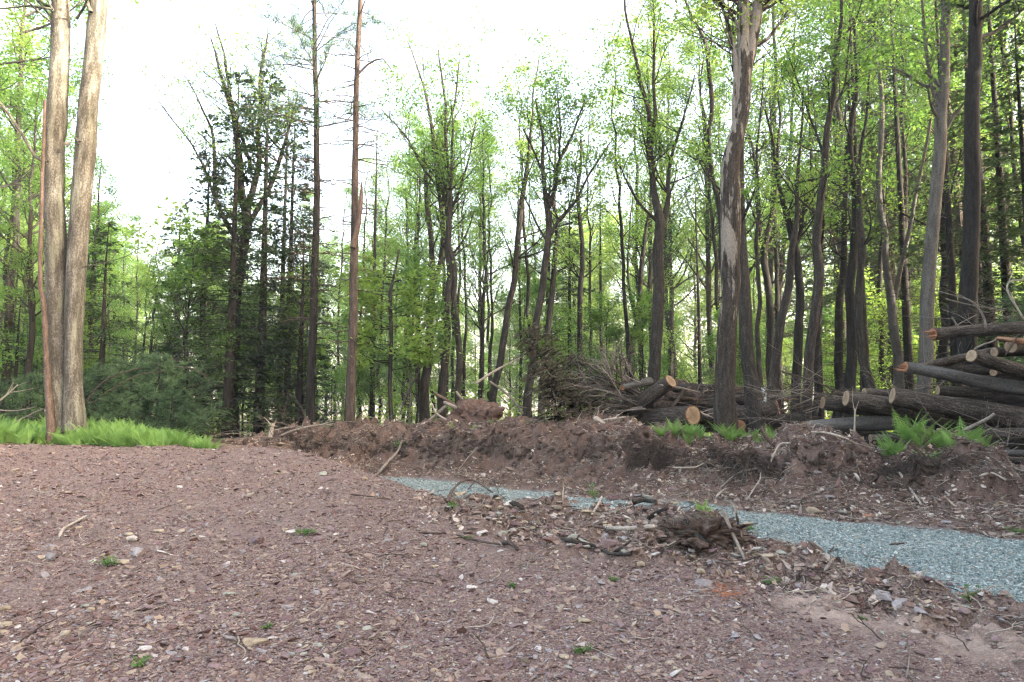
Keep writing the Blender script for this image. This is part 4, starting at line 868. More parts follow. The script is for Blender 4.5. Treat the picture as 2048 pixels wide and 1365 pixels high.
for k, (px, Y, key, s, lb) in enumerate([
  (1640, 21, 'dead0', .75, 'conifer with bare dead side twigs left of the log stack'), (1735, 19, 'dead0', .85, 'twiggy dead-branched conifer between trunks above the stack'), (1820, 20, 'dead1', .9, 'twiggy conifer right of the pale snag'),
  (1915, 17, 'dead0', .8, 'bare-twigged conifer just left of the big dark pine'), (1975, 19, 'dead1', .95, 'bare-twigged conifer right of the big dark pine'), (2025, 17.5, 'dead0', .9, 'bare-twigged conifer near the right edge'), (1400, 24, 'dead0', .6, 'small twiggy conifer left of the peeling trunk'),
  (560, 24, 'dead0', .8, 'bare-twigged conifer behind the dark hemlocks'), (745, 24, 'dead1', .7, 'twiggy conifer right of the reddish pine'), (1560, 24, 'dead1', .85, 'twiggy conifer behind the bent tree'), (1205, 28, 'dead0', .7, 'twiggy conifer behind the brush heap'), (20, 24, 'dead0', .45, 'bare-twigged conifer beyond the left ferns')]):
    p = P(px, 800, Y); used.append((p[0], p[1])); place(key, p[0], p[1], k * 2.1, s, lb)

# the woods behind
for (px, Y, key, s_, lb) in [(165, 33, 'far1', .56, 'leafy light green crown just right of the twin trunks'), (245, 46, 'far0', .62, 'yellow-green crown low in the gap left of the forked dark tree'), (900, 60, 'far0', .7, 'bright yellow-green crown far behind the forked pair of stems'), (1020, 66, 'far1', .72, 'light crown far behind the leaning slender tree'), (20, 19, 'dec1', .74, 'leafy tree whose crown fills the upper left corner'), (82, 23, 'dec3', .8, 'leafy tree behind the twin trunks'), (-70, 16, 'dec0', .8, 'leafy tree reaching in over the left edge'), (190, 40, 'far1', .62, 'round light green crown right of the twin trunks'), (60, 44, 'far0', .75, 'yellow-green crown seen left of the twin trunks'), (395, 42, 'far1', .62, 'light green crown behind the left of the forked dark tree')]:
    p = P(px, 800, Y); used.append((p[0], p[1])); place(key, p[0], p[1], px, (s_ * 1.1, s_ * 1.1, s_), lb)
HX += [('twin trunks', 125), ('forked dark tree', 475), ('straight dark pine', 628), ('reddish pine', 706), ('young maple', 784), ('close-stemmed tree', 895), ('leaning dark slender tree', 1025), ('crooked pale-limbed tree', 1080), ('straight dark trunk', 1161),
       ('three-limbed tree', 1314), ('peeling trunk', 1455), ('black V-forked trunk', 1537), ('bent tree', 1594), ('tall leaning brown tree', 1630), ('thick dark brown trunk', 1703), ('pale broken snag', 1780), ('light grey trunk', 1860), ('big dark pine', 1938), ('right picture edge', 2090), ('left picture edge', -60)]
fill(30, 22, 40, ['dec0', 'dec1', 'dec2', 'dec3'], None, 1.7, '', 'broadleaf trees in the nearer woods', pxr=(1340, 2250), kind='broadleaf tree')
fill(9, 24, 40, ['dec0', 'dec1', 'thin0'], None, 1.7, '', 'airy trees in the middle woods', pxr=(760, 1340), hmax=17, kind='airy tree')
fill(8, 24, 40, ['dec1', 'thin1'], None, 1.7, '', 'airy trees behind the hemlocks', pxr=(330, 760), hmax=15, kind='airy tree')
fill(12, 16, 36, ['dec0', 'dec2', 'dec3', 'dec1'], None, 1.6, '', 'leafy trees at the left', pxr=(-260, 210), hmax=18, kind='leafy tree')
fill(60, 20, 46, ['thin0', 'thin1', 'thin2'], None, 1.0, '', 'slender trees among the trunks', hmax=17, kind='slender tree')
fill(36, 17.5, 30, ['sap0', 'sap1', 'sap2'], (2.6, 6.5), 1.1, '', 'understory saplings in the nearer woods', cat='sapling', hmin=2, kind='leafy sapling')
fill(40, 30, 60, ['sap0', 'sap1', 'sap2', 'sap1'], (5, 9), 1.4, '', 'saplings deep in the woods', cat='sapling', hmin=2, kind='tall sapling')
fill(44, 42, 75, ['far0', 'far1', 'dec1', 'dec0'], None, 2.6, '', 'trees far back in the woods', hmax=24, tp=farpy, kind='yellow-green tree')
fill(40, 75, 130, ['far0', 'far0', 'far1'], None, 3.5, '', 'farthest trees of the woods', hmax=24, tp=farpy, kind='sunlit tree')
# low leafy undergrowth between the trunks
rg = np.random.default_rng(12); n = 5600; Y = 22 * (92 / 22) ** rg.random(n); a = rg.uniform(-.9, .9, n); x = a * Y; k = vn(np.stack([x, Y, x * 0], 1), .28, 5) > -.25; x, Y = x[k], Y[k]
C = np.stack([x, Y, ground(x, Y) + rg.uniform(.1, 1, len(x)) ** 1.3 * (.5 + .045 * Y)], 1); G = Geo(); leaves(G, C, 11, .42, .17, rg, .5)
solo('undergrowth', G.me('undergrowth', [M['leaf_y']], smooth=False), 'low leafy undergrowth filling the space between the trunks', None, None, 'stuff')
# woods to the right of the clearing and behind the camera, out of frame: they keep the clearing in shade
k = 0
for gx in np.arange(13, 33, 3.6):
    for gy in np.arange(-30, 9.5, 3.0):
        x = gx + rg_.uniform(-1, 1); y = gy + rg_.uniform(-1, 1); k += 1; Ht = 7.2 + .372 * (x + 8) + rg_.uniform(-2.2, .6)
        if k % 3 == 2: place('far%d' % (k % 2), x, y, rg_.uniform(0, 6), (.95, .95, Ht / 20), 'broadleaf tree of the woods right of the clearing, outside the picture', 'broadleaf trees right of the clearing')
        else: place('hem0', x, y, rg_.uniform(0, 6), (1.5, 1.5, Ht / 13), 'conifer of the woods right of the clearing, outside the picture', 'conifers right of the clearing')

#@@FERN
# ------------------------------------------------------------------ ferns and small plants
def frond_me(seed, L=.5, arch=.5, pairs=20, wid=.24):
    rg = np.random.default_rng(seed); n = 9; t = np.linspace(0, 1, n)
    rx = L * (arch * t ** 1.7 * .9 + .12 * t); rz = L * (1.0 * t - .32 * arch * t ** 2.4); C = np.stack([rx, 0 * t + L * .04 * np.sin(t * 3 + seed), rz], 1)
    G = Geo(); G.tube(C, np.linspace(.0035, .0012, n), 3)
    q = []
    for k in range(pairs):
        f = .16 + .82 * k / (pairs - 1); i = min(int(f * (n - 1)), n - 2); p = C[i] + (C[i + 1] - C[i]) * (f * (n - 1) - i); tg = nrm(C[i + 1] - C[i])
        l = L * wid * (math.sin(min(1, (f + .08) * 1.25) * math.pi * .62) if f < .45 else (1.02 - f) * 1.72) * rg.uniform(.85, 1.1); l = max(l, .01)
        for s_ in (-1, 1):
            d = nrm(np.array([0, s_, 0]) + tg * .35 + np.array([.05, 0, -.12])); e = tg * (.020 * L / .5 * (1.15 - .5 * f)); dn = np.array([0, 0, -.05 * l])
            for u0, u1 in ((0, .5), (.42, .8), (.72, 1.0)):
                a, b = p + d * l * u0, p + d * l * u1; w_ = e * (1.1 - u0) * .62
                q.append([a, (a + b) / 2 + w_ + dn, b + dn, (a + b) / 2 - w_ + dn])
    G.quads(np.array(q)); return G.me('frond', [M['fern']], smooth=False)
FR = [frond_me(500 + q, .5, (.35, .6, .85, .5)[q]) for q in range(4)]
def fern(x, y, size, label, group=None, n=8, z=None, seed=0):
    rg = random.Random(seed * 31 + int(x * 1000)); o = thing('fern', label, 'fern', (x, y, (gz(x, y) - .02) if z is None else z), group)
    for k in range(n):
        f = bpy.data.objects.new('frond', FR[rg.randrange(4)]); COL.objects.link(f); f.parent = o
        f.rotation_euler = (rg.uniform(-.15, .15), rg.uniform(-.15, .3), k * 6.283 / n + rg.uniform(-.4, .4)); s_ = size / .5 * rg.uniform(.7, 1.1); f.scale = (s_,) * 3
    return o
# the dense bed at the left
pts, n0 = [], 7800
px = rng.uniform(-330, 385, n0); Y = rng.uniform(11.4, 15.6, n0); a = (px - 1024) / FPX; x = a * Y
edge_ = np.interp(px, [-400, 60, 120, 200, 300, 372, 390], [11.5, 11.6, 11.9, 11.75, 11.8, 12.5, 13.4]) + .3 * fbm(np.stack([x, Y * 0, Y * 0], 1), 1.6, 3, 4)
k = (Y > edge_) & (rng.random(n0) < np.clip(1.15 - (Y - edge_) * .22, .2, 1)); x, Y = x[k], Y[k]; z = ground(x, Y); n = len(x); hs = vn(np.stack([x, Y, x * 0], 1), 1.1, 12)
s = rng.uniform(.45, 1.0, n) * (.95 + .3 * hs)
scatter('fern_bed', np.stack([x, Y, z - .02], 1), np.stack([rng.normal(0, .22, n), rng.normal(0, .22, n), rng.uniform(0, 6.28, n)], 1), np.stack([s, s, s], 1), 4, coll_of('bed_frond', FR), 'dense bed of bright green ferns round the twin trunks')
x_ = rng.uniform(-.1, .1, 60)
for k, (px, Y) in enumerate([(415, 11.6), (404, 11.9), (428, 11.9), (396, 12.2)]):
    p = P(px, 800, Y); fern(p[0], p[1], .33, 'small fern clump alone on the crest, right of the dense fern bed', 'small ferns on the crest', 9, seed=k)
rg = random.Random(4)
for k in range(46):
    px = rg.uniform(1335, 1590) if k % 5 else rg.uniform(1300, 1640); Y = rg.uniform(12.75, 14.2); p = P(px, 800, Y)
    fern(p[0], p[1], rg.uniform(.3, .48), ('fern under the big oak log, left of the peeling trunk' if px < 1425 else 'fern at the foot of the peeling trunk' if px < 1490 else 'fern right of the peeling trunk, before the dark log'), 'ferns in the middle patch', 7, seed=k)
for k, (px, Y, s_, lb) in enumerate([(1772, 11.2, .42, 'fern at the left end of the right-hand clump'), (1790, 11.0, .5, 'fern second from the left in the right-hand clump'), (1815, 11.1, .62, 'tall upright fern, tallest of the right-hand clump'),
     (1838, 10.9, .5, 'fern right of the tallest one in the right-hand clump'), (1858, 11.1, .6, 'curling-tipped fern in the middle of the right-hand clump'), (1880, 10.9, .5, 'fern right of the middle of the right-hand clump'), (1900, 11.0, .46, 'short fern before the dark logs in the right-hand clump'),
     (1918, 11.0, .56, 'tall fern near the right end of the right-hand clump'), (1938, 10.8, .46, 'fern second from the right in the right-hand clump'), (1955, 10.7, .42, 'fern leaning out at the right end of the clump'), (1755, 11.4, .3, 'little fern in the notch of the bank'),
     (1700, 12.0, .26, 'little fern behind the red soil heap'), (1640, 12.2, .26, 'little fern left of the red heap top'), (1850, 10.4, .34, 'low fern hanging on the front of the right-hand clump'), (1905, 10.3, .34, 'low fern hanging on the front right of the clump')]):
    p = P(px, 800, Y); fern(p[0], p[1], s_ * 1.05, lb, None, 9, seed=k + 80)
rg = random.Random(6)
for k in range(26):
    px = rg.choice((rg.uniform(900, 1010), rg.uniform(1115, 1180), rg.uniform(1020, 1100))); Y = rg.uniform(15.2, 17); p = P(px, 800, Y)
    fern(p[0], p[1], rg.uniform(.2, .36), ('small fern on the bank top below the root plate' if px < 1012 else 'small fern on the bank top before the soil mound' if px < 1105 else 'small fern on the bank top before the brush heap'), 'small ferns on the bank top', 6, seed=k + 200)
def weed(px, py, size, label, n=9, seed=0, up=.5):
    rg = np.random.default_rng(seed + 700); q = hit(px, py); G = Geo(); T = []
    for k in range(n):
        a = rg.uniform(0, 6.283); e = q + np.array([math.cos(a) * size * .5, math.sin(a) * size * .5, size * up * rg.uniform(.3, 1)]); G.tube([q, (q + e) / 2 + [0, 0, size * .1], e], [.003, .002, .001], 3); T += [e, (q + e) / 2 + [0, 0, size * .1]]
    size *= .8; leaves(G, T, 4, size * .12, size * .3, rg, .5, .5); return solo('weed', G.me('weed', [M['weed']], q, smooth=False), label, 'weed', loc=q)
for k, (px, py, s_, lb) in enumerate([(610, 1072, .16, 'green weed on the mound above the lilac slab'), (212, 1134, .15, 'dark green weed left of the flat tan tongue'), (936, 1081, .08, 'tiny weed on the long dark stick'), (1030, 1178, .09, 'bright tiny weed in the centre gravel'), (1228, 1164, .08, 'tiny weed under the debris ridge'), (1168, 1308, .09, 'pale green weed left of the lower right gravel'), (1540, 1172, .12, 'weed right of the light grey flat stone'), (905, 1018, .14, 'little weed by the arched root'), (280, 1334, .09, 'tiny weed near the bottom edge'), (532, 1260, .07, 'tiny light weed above the olive-tan bar'), (1495, 1062, .14, 'small weed on the right of the root clump'), (800, 898, .3, 'young plant on the cut bank'), (1190, 1000, .22, 'upright seedling at the near edge of the driveway'), (1724, 1240, .06, 'green leaf lying on the sandy seam'), (1940, 1206, .1, 'thin weed at the near gravel edge, right'), (2036, 1072, .2, 'weed at the far gravel edge, right side')]):
    weed(px, py, s_, lb, seed=k, up=1.2 if 'upright' in lb or 'thin' in lb else .5)

#@@LOGS
# ------------------------------------------------------------------ logs
def disc(c, nrm_, R_, rough=.03, seed=0, rim=None):
    t = nrm(np.array(nrm_, float)); ref = np.array([0, 0, 1.0]) if abs(t[2]) < .9 else np.array([1.0, 0, 0]); u = nrm(np.cross(t, ref)); v = np.cross(t, u); ns = 28
    a = np.linspace(0, 6.2832, ns, endpoint=False); V = [np.array([c])]; B = [np.array([[0, 0, 0.]])]
    wob = 1 + rough * vn(np.stack([np.cos(a), np.sin(a), a * 0 + seed], 1), 1.5, seed)
    for f in (.35, .7, .93, 1.0):
        r_ = R_ * f * wob; V.append(c + np.outer(np.cos(a) * r_, u) + np.outer(np.sin(a) * r_, v) + t * (.004 if f < 1 else -.006)); B.append(np.stack([a * 0 + f, np.cos(a) * f, np.sin(a) * f], 1))
    k = np.arange(ns); F3 = np.stack([np.zeros(ns, int), 1 + k, 1 + (k + 1) % ns], 1); F4 = []
    for r_ in range(3): F4.append(np.stack([1 + r_ * ns + k, 1 + (r_ + 1) * ns + k, 1 + (r_ + 1) * ns + (k + 1) % ns, 1 + r_ * ns + (k + 1) % ns], 1))
    return np.concatenate(V), [F3, np.concatenate(F4)], np.concatenate(B)
def log(label, a, b, da, db, Y, mat='log', ends=('cut', None), seed=0, bend=.02, group=None, rough=.06, extra=None):
    """a,b: (px,py,dY); da,db: diameters in photo pixels; ends: wood of the a end and the b end"""
    A, B = P(a[0], a[1], Y + a[2]), P(b[0], b[1], Y + b[2]); t = np.linspace(0, 1, 26)[:, None]; d = B - A
    pts = A + d * t + bend * np.linalg.norm(d) * np.sin(t * math.pi) * np.array([0, .3, 1.0]) * (1 if seed % 2 else -1) + np.stack([t[:, 0] * 0, .02 * vn(pts_ := A + d * t, 1.3, seed), .025 * vn(pts_, 1.1, seed + 1)], 1)
    ra, rb = da / FPX * (Y + a[2]) / 2, db / FPX * (Y + b[2]) / 2; rad = ra + (rb - ra) * t[:, 0]
    G = Geo(); G.tube(pts, rad, 28, rough, seed, cap=False)
    c = A; o = thing('log', label, 'log', c, group or 'cut logs'); part('bark', G.me('bark', [M[mat]], c), o)
    for e, (p, n_, r_) in zip(ends, ((pts[0], pts[0] - pts[1], ra), (pts[-1], pts[-1] - pts[-2], rb))):
        V, F, Bk = disc(p, n_, r_ * 1.0, .05, seed)
        m = M[e] if e else M['cut_pale']
        part('cut_face', mesh('cut_face', V - c, F, [m], Bk), o)
    if extra: extra(o, c, pts, rad)
    return o
def splinters(mat='torn', n=9, end=0, L=.16):
    def f(o, c, pts, rad):
        rg = np.random.default_rng(n + end); G = Geo(); p = pts[0] if end == 0 else pts[-1]; d = nrm(pts[0] - pts[1]) if end == 0 else nrm(pts[-1] - pts[-2]); r_ = rad[0] if end == 0 else rad[-1]
        for k in range(n):
            off = rg.normal(0, 1, 3); off -= d * (off @ d); off = nrm(off) * r_ * rg.uniform(.2, .85); G.tube([p + off - d * .03, p + off + d * L * rg.uniform(.3, 1.2) + rg.normal(0, .012, 3)], [r_ * .22, .004], 5)
        part('splintered_end', G.me('splintered_end', [M[mat]], c), o)
    return f
YL = 12.2
gR = 'logs of the stack at the right'
log('topmost log of the right stack, level, with a torn orange left end', (1866, 667, 0), (2190, 652, .3), 25, 24, YL - .5, 'log', ('cut_orange', 'cut'), 1, .01, gR, .07, splinters('torn', 11))
log('pale-faced log slanting down to the right, its oval cut turned left', (1942, 712, -.25), (2190, 782, .6), 26, 30, YL - .55, 'log', ('cut_pale', 'cut'), 2, .004, gR)
log('smooth grey log, bent, reaching farthest left in the upper stack', (1810, 734, 0), (2190, 800, .3), 22, 34, YL - .45, 'log_smooth', ('cut_orange', 'cut'), 4, .012, gR, .03, splinters('torn', 7, 0, .2))
log('thin rising log right above the smooth grey one', (1836, 737, .1), (1985, 705, .7), 15, 20, YL, 'log', ('cut', 'cut'), 3, .01, gR)
log('dark log half hidden behind the smooth grey one', (1880, 742, .2), (2190, 748, .8), 22, 24, YL + .2, 'log_dark', ('cut', 'cut'), 5, .01, gR)
log('log with a round orange cut end facing the viewer at the right edge', (2022, 694, -.2), (2120, 676, 2.0), 25, 22, YL - .3, 'log_dark', ('cut_pale', 'cut'), 6, .0, gR)
log('dark log below the round orange cut end', (1988, 704, .3), (2190, 700, .6), 20, 24, YL, 'log_dark', ('cut_pale', 'cut'), 7, .01, gR)
log('short stub with an orange face lying on the smooth grey log', (1986, 744, -.1), (2060, 752, .6), 15, 15, YL - .5, 'log', ('cut_pale', 'cut'), 8, .0, gR)
log('dark straight log under the gap of the right stack, with a pale square end', (1876, 782, .1), (2190, 808, -.3), 20, 28, YL - .1, 'log_dark', ('cut_pale', 'cut'), 9, .008, gR)
log('thick long log in the middle of the right stack', (1784, 792, 0), (2190, 858, -.5), 34, 46, YL - .1, 'log', ('cut_pale', 'cut'), 10, .004, gR)
log('thick long log just left of and under the middle one', (1692, 796, .1), (2150, 880, .0), 32, 46, YL + .15, 'log', ('cut_pale', 'cut'), 12, .004, gR)
log('lower left log of the long stack, with a dark side knot', (1645, 806, .2), (2100, 872, .1), 26, 40, YL + .45, 'log_dark', ('cut', 'cut'), 13, .006, gR)
log('pale thin log showing on top of the long stack', (1728, 784, .2), (1990, 812, .5), 18, 24, YL + .45, 'log', ('cut_pale', 'cut'), 14, .004, gR)
log('grey log near the ground with orange scars, left of the right-hand ferns', (1608, 856, .1), (1810, 842, .3), 24, 34, YL + .35, 'log_smooth', ('cut', 'cut'), 15, .006, gR, .03)
log('thin log under the grey scarred one', (1590, 868, .2), (1830, 868, .4), 9, 12, YL + .5, 'log', ('cut', 'cut'), 16, .006, gR)
log('rough log low at the right edge behind the fern clump', (1740, 876, .1), (2190, 866, -.2), 17, 28, YL - .6, 'log', ('cut', 'cut'), 17, .004, gR)
log('dark log at the bottom of the stack, right edge', (1820, 890, .3), (2190, 888, 0), 26, 34, YL - .3, 'log_dark', ('cut', 'cut'), 18, .004, gR)
log('thin grey pole lowest at the right edge', (1966, 906, 0), (2190, 912, -.1), 13, 14, YL - 1.0, 'log_smooth', ('cut_pale', 'cut'), 19, .004, gR, .03)
log('second thin pole lowest at the right edge', (1960, 922, .1), (2190, 930, -.1), 12, 12, YL - 1.2, 'log_dark', ('cut', 'cut'), 20, .004, gR, .03)
for k, (x0, y0, x1, y1, d, dy) in enumerate([(1850, 826, 2190, 842, 44, .6), (1800, 850, 2190, 866, 40, .9), (1900, 880, 2190, 900, 38, .7), (1760, 838, 2190, 850, 40, 1.3), (1900, 800, 2190, 816, 36, .9), (1930, 760, 2190, 776, 34, .9), (1880, 905, 2190, 916, 30, .4)]):
    log('dark log buried inside the right stack behind the outer ones', (x0, y0, dy), (x1, y1, dy + .2), d * .9, d, YL, 'log_dark', ('cut', 'cut'), 30 + k, .004, 'inner logs of the right stack')
YM = 15.3; gM = 'logs of the pile in the middle'
log('big oak log of the middle pile, its large pale cut face turned right', (1232, 846, 1.6), (1386, 831, -.8), 34, 40, YM, 'log', ('cut', 'cut'), 41, .004, gM, .06)
log('upper crooked log of the middle pile, rising to a cut at its right end', (1222, 842, 1.0), (1342, 763, -.4), 36, 28, YM, 'log', ('cut', 'cut'), 42, .02, gM, .09)
log('short branch stump with a small round cut, above the brush', (1245, 776, -.2), (1300, 764, .5), 11, 18, YM, 'log_smooth', ('cut_orange', 'cut'), 43, .01, gM)
log('small log with a pale round cut left of the big oak log', (1232, 858, 1.0), (1268, 842, -.5), 15, 15, YM - .3, 'log', ('cut', 'cut'), 44, .0, gM)
log('small log lying lowest under the big oak log, round cut turned right', (1264, 862, .6), (1300, 859, -.5), 14, 16, YM - .4, 'log', ('cut', 'cut'), 45, .0, gM)
log('log end with an orange rim peeping under the big oak log', (1386, 856, -.1), (1370, 850, 2.0), 17, 17, YM - .3, 'log_dark', ('cut', 'cut'), 46, .0, gM)
log('log end with an orange rim half hidden right of the peeling trunk', (1480, 850, -.1), (1440, 846, 2.4), 24, 24, YM - .6, 'log_dark', ('cut_orange', 'cut'), 47, .0, gM)
log('dark log right of the peeling trunk with a rusty cut end', (1420, 838, .4), (1556, 816, -.3), 34, 30, YM, 'log', ('cut', 'cut_orange'), 48, .004, gM)
log('short dark log lying on top, right of the peeling trunk', (1436, 806, .6), (1526, 792, .1), 20, 17, YM + .3, 'log', ('cut', 'cut'), 49, .01, gM)
log('dark log lying behind the crooked one at the back of the middle pile', (1330, 800, 1.4), (1540, 812, .8), 36, 30, YM + .3, 'log_dark', ('cut', 'cut'), 50, .01, gM)
log('dark level log on top of the middle pile', (1345, 778, .9), (1450, 780, .6), 15, 18, YM + .3, 'log_dark', ('cut', 'cut'), 51, .01, gM)
log('dark weathered log behind the peeling trunk at the top of the middle pile', (1380, 790, .9), (1560, 800, .5), 26, 24, YM + .3, 'log_dark', ('cut', 'cut'), 53, .01, gM)
log('long dark log under the crooked one in the middle pile', (1262, 822, .9), (1440, 806, .5), 26, 28, YM + .3, 'log_dark', ('cut', 'cut'), 54, .01, gM)
log('dark log at the foot of the middle pile, right of the peeling trunk', (1440, 850, .6), (1600, 842, .3), 26, 24, YM, 'log_dark', ('cut', 'cut_pale'), 55, .01, gM)
log('dark log low in the shadow of the middle pile', (1290, 838, 1.2), (1500, 846, .9), 36, 34, YM + .3, 'log_dark', ('cut', 'cut'), 52, .01, gM)

#@@BRUSH
# ------------------------------------------------------------------ brush, sticks, roots
def lump(name, label, cat, c, size, mat, seed, rough=.35, sub=5, fr=1.6, kind=None, group=None):
    bm = bmesh.new(); bmesh.ops.create_icosphere(bm, subdivisions=sub, radius=1); V = np.array([v.co for v in bm.verts]); F = np.array([[v.index for v in f.verts] for f in bm.faces]); bm.free()
    r_ = 1 + rough * fbm(V, fr, 6, seed, .62); V = V * r_[:, None] * np.array(size)
    return solo(name, mesh(name, V, [F], [M[mat]]), label, cat, group, kind, c)
def branch_tree(pts, r0, rg, twigs=5, tl=.5, r1=.004, ns=5, mat='twig'):
    G = Geo(); q, rr = smooth_path(pts, np.linspace(r0, r1, len(pts)), .12); G.tube(q, rr, ns, .05)
    for k in range(twigs):
        i = int(rg.integers(len(q) // 4, len(q) - 1)); t = nrm(q[min(i + 1, len(q) - 1)] - q[i - 1]); d = nrm(t + rg.normal(0, .55, 3)); L = tl * rg.uniform(.4, 1.2)
        G.tube([q[i], q[i] + d * L * .5 + rg.normal(0, .02, 3), q[i] + d * L + rg.normal(0, .05, 3) + [0, 0, .04]], [rr[i] * .55, rr[i] * .35, .002], 4)
    return G
rg = np.random.default_rng(15)
root = P(1262, 806, YM + .2); bh = thing('brush_heap', 'fan of long bare branches spreading left from the middle log pile', 'brush heap', root)
ENDS = [(1130, 722), (1165, 715), (1205, 700), (1232, 705), (1190, 712), (1120, 742), (1140, 760), (1118, 762), (1128, 780), (1150, 738), (1160, 752), (1125, 795), (1135, 808), (1145, 820), (1110, 772), (1150, 832), (1160, 842), (1170, 850), (1180, 855), (1150, 795), (1165, 775), (1175, 740), (1215, 728), (1245, 735), (1265, 742), (1190, 858), (1200, 850), (1142, 846), (1115, 808), (1222, 690)]
for k in range(64):
    e = ENDS[k % 30]; E = P(e[0] + rg.normal(0, 9), e[1] + rg.normal(0, 7), YM + rg.uniform(-.7, 1.0)); S = P(1262 + rg.normal(0, 22), 800 + (e[1] - 780) * .25 + rg.normal(0, 8), YM + rg.uniform(-.2, .8))
    mid_ = (S + E) / 2 + [0, rg.normal(0, .1), rg.normal(.10, .08)]; m2 = S * .25 + E * .75 + [0, rg.normal(0, .1), rg.normal(.09, .07)]
    G = branch_tree([S, mid_, m2, E], rg.uniform(.014, .032), rg, 6, .55); part('branch', G.me('branch', [M['twig' if k % 3 else 'twig_dark']], root), bh)
# browned conifer top lying against the heap
hm = hemlock(600, H=2.5, r0=.04, z0=.02, wid=.85, dens=44, mat='bark_dark', need='needle_dead', per=5, nsz=.10, droop=.1)
base_tree('hbrown', hm, '', 'browned_conifer_top')
for (px, py, Y, rx, ry, s_, lb) in [(1160, 850, 15.6, 0, -.55, .98, 'browned bushy conifer top leaning left against the brush heap'), (1120, 862, 15.2, .1, -.25, .6, 'small browned conifer bough at the left foot of the brush heap'), (1235, 852, 15.9, .2, -.9, .8, 'browned conifer bough lying inside the brush heap')]:
    p = P(px, py, Y); place('hbrown', p[0], p[1], 0, s_, lb, None, 'conifer bough', z=gz(p[0], p[1]) + .02, tilt=(rx, ry))
# white pine bushes behind the ferns
def pinebush(seed, H=1.9, wid=1.0, nb=46, tl=.15):
    rg = np.random.default_rng(seed); G = Geo(); G.tube([(0, 0, 0), (.03, 0, H * .5), (0, .03, H)], [.035, .025, .008], 7); T = []
    for k in range(nb):
        h = H * (.04 + .94 * k / nb); a = rg.uniform(0, 6.283); L = wid * (1.1 - .8 * h / H) * rg.uniform(.55, 1.15); dr = np.array([math.cos(a), math.sin(a), 0]); t = np.linspace(0, 1, 6)[:, None]
        b = np.array([0, 0, h]) + dr * L * t + np.array([0, 0, 1]) * L * (.05 * t + .32 * t * t); G.tube(b, np.linspace(.012, .004, 6), 4, cap=False); T += list(b[3:])
        for q in range(6):
            i = rg.integers(1, 6); e = b[i] + nrm(dr + rg.normal(0, .6, 3) + [0, 0, .35]) * L * rg.uniform(.15, .38); G.tube([b[i], e], [.006, .003], 3, cap=False); T.append(e)
    T = [t for t in T if rg.random() < .55]; L_ = Geo(); needle_tufts(L_, np.array(T), rg, 26, tl * 1.15, .95, .016, .012); return G.me('trunk', [M['bark_dark']]), L_.me('crown', [M['needle_p']], smooth=False)
for q in range(2): base_tree('pb%d' % q, pinebush(620 + q), '', 'pine_sapling')
for k, (px, Y, s_, lb) in enumerate([(205, 14.8, .92, 'bushy blue-green pine sapling right next to the twin trunks'), (262, 15.3, 1.05, 'bushy blue-green pine sapling, second from the twin trunks'), (318, 15.0, 1.1, 'tallest bushy blue-green pine sapling behind the ferns'), (372, 15.2, .98, 'bushy blue-green pine sapling at the right end of the fern bed'), (290, 16.5, 1.2, 'bushy pine sapling at the back of the group behind the ferns'), (240, 13.9, .6, 'low pine sapling in front of the group behind the ferns'), (345, 14.0, .62, 'low pine sapling over the right part of the fern bed'),
     (2060, 13.6, 1.3, 'bright green pine sapling at the right edge behind the stack'), (60, 15.5, .8, 'pine sapling left of the twin trunks'), (-20, 14.5, .7, 'pine sapling cut by the left edge')]):
    p = P(px, 800, Y); place('pb%d' % (k % 2), p[0], p[1], k * 1.7, s_ * .88, lb, None, 'pine sapling')
p = P(2035, 640, 12.9); place('pb0', p[0], p[1], 1.0, .62, 'green pine bough lying on the top of the right stack', None, 'pine bough', z=p[2] - .35, tilt=(.5, -.3))

def stick(label, pts, w0, w1, mat='twig_pale', Y=None, on=False, twigs=0, tl=.2, seed=0, cat='stick', lift=.5, group=None):
    """pts in photo pixels, at depth Y (or lying on the ground if on)"""
    rg = np.random.default_rng(seed + 900); Q = []
    for q in pts:
        if on: h_ = hit(q[0], q[1]); h_[2] += w0 / FPX * h_[1] * lift; Q.append(h_ + ([0, 0, q[2]] if len(q) > 2 else 0))
        else: Q.append(P(q[0], q[1], Y + (q[2] if len(q) > 2 else 0)))
    d = Q[0][1]; G = Geo(); a, rr = smooth_path(Q, np.linspace(w0, w1, len(Q)) / FPX * d / 2, .04); rr[0] *= .15; G.tube(a, rr, 8, .14, seed)
    for k in range(twigs):
        i = int(rg.integers(len(a) // 4, len(a) - 1)); t = nrm(a[i + 1] - a[i - 1]); e = nrm(t + rg.normal(0, .6, 3) + [0, 0, .2]) * tl * rg.uniform(.5, 1.1); G.tube([a[i], a[i] + e * .5 + rg.normal(0, .01, 3), a[i] + e], [rr[i] * .5, rr[i] * .35, .0015], 4)
    c = Q[0]; return solo('stick', G.me('stick', [M[mat]], c), label, cat, group, loc=c)
